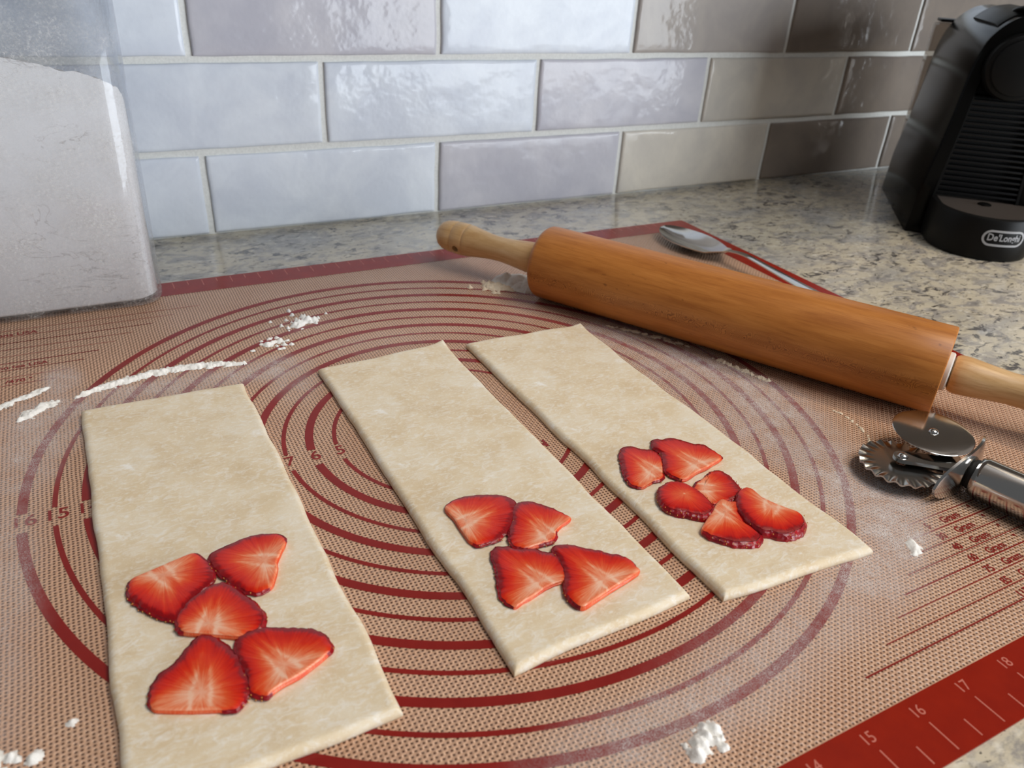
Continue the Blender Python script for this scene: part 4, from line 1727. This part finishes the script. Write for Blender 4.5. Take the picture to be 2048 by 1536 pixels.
flour_spot([(-2.72, 5.14, 0.11), (-2.6, 5.2, 0.08), (-2.35, 5.0, 0.06)], 'small flour clump on the rings nearer the long flour ridge', 15, height=0.08, crumbs=24, spread=0.24)
flour_spot([(5.05, 6.50, 0.62), (5.3, 6.2, 0.55), (4.75, 6.75, 0.40)], 'rounded pile of flour under the far handle of the rolling pin', 16, height=0.30, crumbs=4, spread=0.3, rough=0.25, freq=3.0)
flour_spot([(4.30, 6.52, 0.26), (4.12, 6.42, 0.15), (4.45, 6.32, 0.16), (4.05, 6.65, 0.13), (4.55, 6.25, 0.12)], 'cream-coloured crumbs of flour beside the pile at the rolling pin', 17, 'crumb', height=0.13, crumbs=22, spread=0.22, rough=1.2, freq=5.0)
flour_line([(5.9, 3.0), (6.4, 2.45), (6.75, 1.95), (7.1, 1.4), (7.25, 1.1)], 0.15, 'low flour ridge along the near side of the rolling pin', 18, 'crumb', height=0.035, rough=2.0, freq=6, bias=0.6)
flour_line([(7.42, 0.35), (7.55, -0.1), (7.66, -0.45), (7.78, -0.8), (7.9, -1.15)], 0.10, 'row of flour crumbs beyond the dough strip with six slices', 19, 'crumb', height=0.09, taper=False, rough=2.0, freq=8.0, bias=0.6)
flour_line([(8.3, -2.75), (8.4, -3.05), (8.32, -3.5), (8.2, -3.9), (8.0, -4.1)], 0.07, 'sparse flour crumbs above the fluted wheel of the pastry cutter', 20, 'crumb', height=0.05, taper=False, rough=2.6, freq=9.0, bias=1.0)
flour_spot([(-0.37, -8.44, 0.13), (-0.24, -8.38, 0.13), (-0.11, -8.32, 0.11), (0.07, -8.25, 0.11), (-0.02, -8.16, 0.06)], 'broken white lump of flour near the front ruler border', 21, height=0.15, crumbs=8, spread=0.2, rough=0.9)
flour_line([(6.02, -6.70), (5.93, -6.85), (5.82, -6.97), (5.72, -7.0)], 0.10, 'small flour streak by the printed gram table', 22, rough=1.2)
flour_spot([(-7.86, -4.92, 0.09), (-8.1, -4.8, 0.07), (-8.25, -4.85, 0.06)], 'tiny flour lumps at the lower left of the mat', 23, height=0.10, crumbs=6, spread=0.2)

# thin film of dusted flour over the weave
BLOBS = [(6.3, 1.4, 1.0, 1.6, .42), (6.9, -.4, .8, 1.3, .62), (7.4, -1.9, .7, 1.1, .55), (6.5, -3.2, 1.0, 1.6, .6), (6.2, -5.4, .9, 1.0, .7), (6.85, -5.75, .45, .5, .8),
         (6.0, -6.5, .6, .5, .85), (5.5, -1.0, .6, 2.0, .35), (-5.3, 3.85, 1.9, .5, .62), (-3.0, 3.95, .8, .5, .5), (-2.6, 3.1, .5, .8, .35), (-7.6, 3.2, .9, 1.0, .55),
         (-7.9, 1.8, .5, .8, .42), (-8.1, 0, .4, 2, .22), (-8.5, -2.2, .6, 2.6, .38), (-7.25, 5.0, .35, .6, .6), (3.0, -7.3, 2.2, .6, .42), (.5, -7.9, 1.6, .45, .5), (4.7, -6.95, 1.0, .5, .45),
         (-1.2, -7.9, 1.2, .5, .35), (5.8, 2.8, .9, .8, .4), (4.4, 4.4, 1.2, .8, .12), (-1.7, 5.9, .8, .5, .18), (-0.3, 4.3, 1.6, .6, .18), (-1.2, -3.0, 1.0, 3.0, .04),
         (5.2, -6.6, .9, .5, .35), (7.7, -5.2, .3, .4, .2)]
STEP = 0.12
X0, Y0, NX, NY = -9.2, -9.0, 152, 136
dens = []
for j in range(NY + 1):
    for i in range(NX + 1):
        x, y = X0 + i * STEP, Y0 + j * STEP
        q = 1.0
        for bx, by, rx, ry, am in BLOBS:
            d = ((x - bx) / rx) ** 2 + ((y - by) / ry) ** 2
            if d < 9:
                q *= 1 - am * math.exp(-d * d * 0.5)
        dens.append(1 - q)
keep, vs, fs, dv = {}, [], [], []


def gv(i, j):
    k = j * (NX + 1) + i
    if k not in keep:
        keep[k] = len(vs)
        vs.append((X0 + i * STEP, Y0 + j * STEP, 0.010))
        dv.append(dens[k])
    return keep[k]


for j in range(NY):
    for i in range(NX):
        ks = [(i, j), (i + 1, j), (i + 1, j + 1), (i, j + 1)]
        if max(dens[b_ * (NX + 1) + a] for a, b_ in ks) > 0.02:
            fs.append(tuple(gv(a, b_) for a, b_ in ks))
me = mesh('flour_dusting', vs, fs)
at = me.attributes.new('dust', 'FLOAT', 'POINT')
at.data.foreach_set('value', dv)
o = obj('flour_dusting', me, MAT['veil'], None, True)
tag(o, 'thin film of flour dusted over the printed mat around the dough', 'flour', kind='stuff')
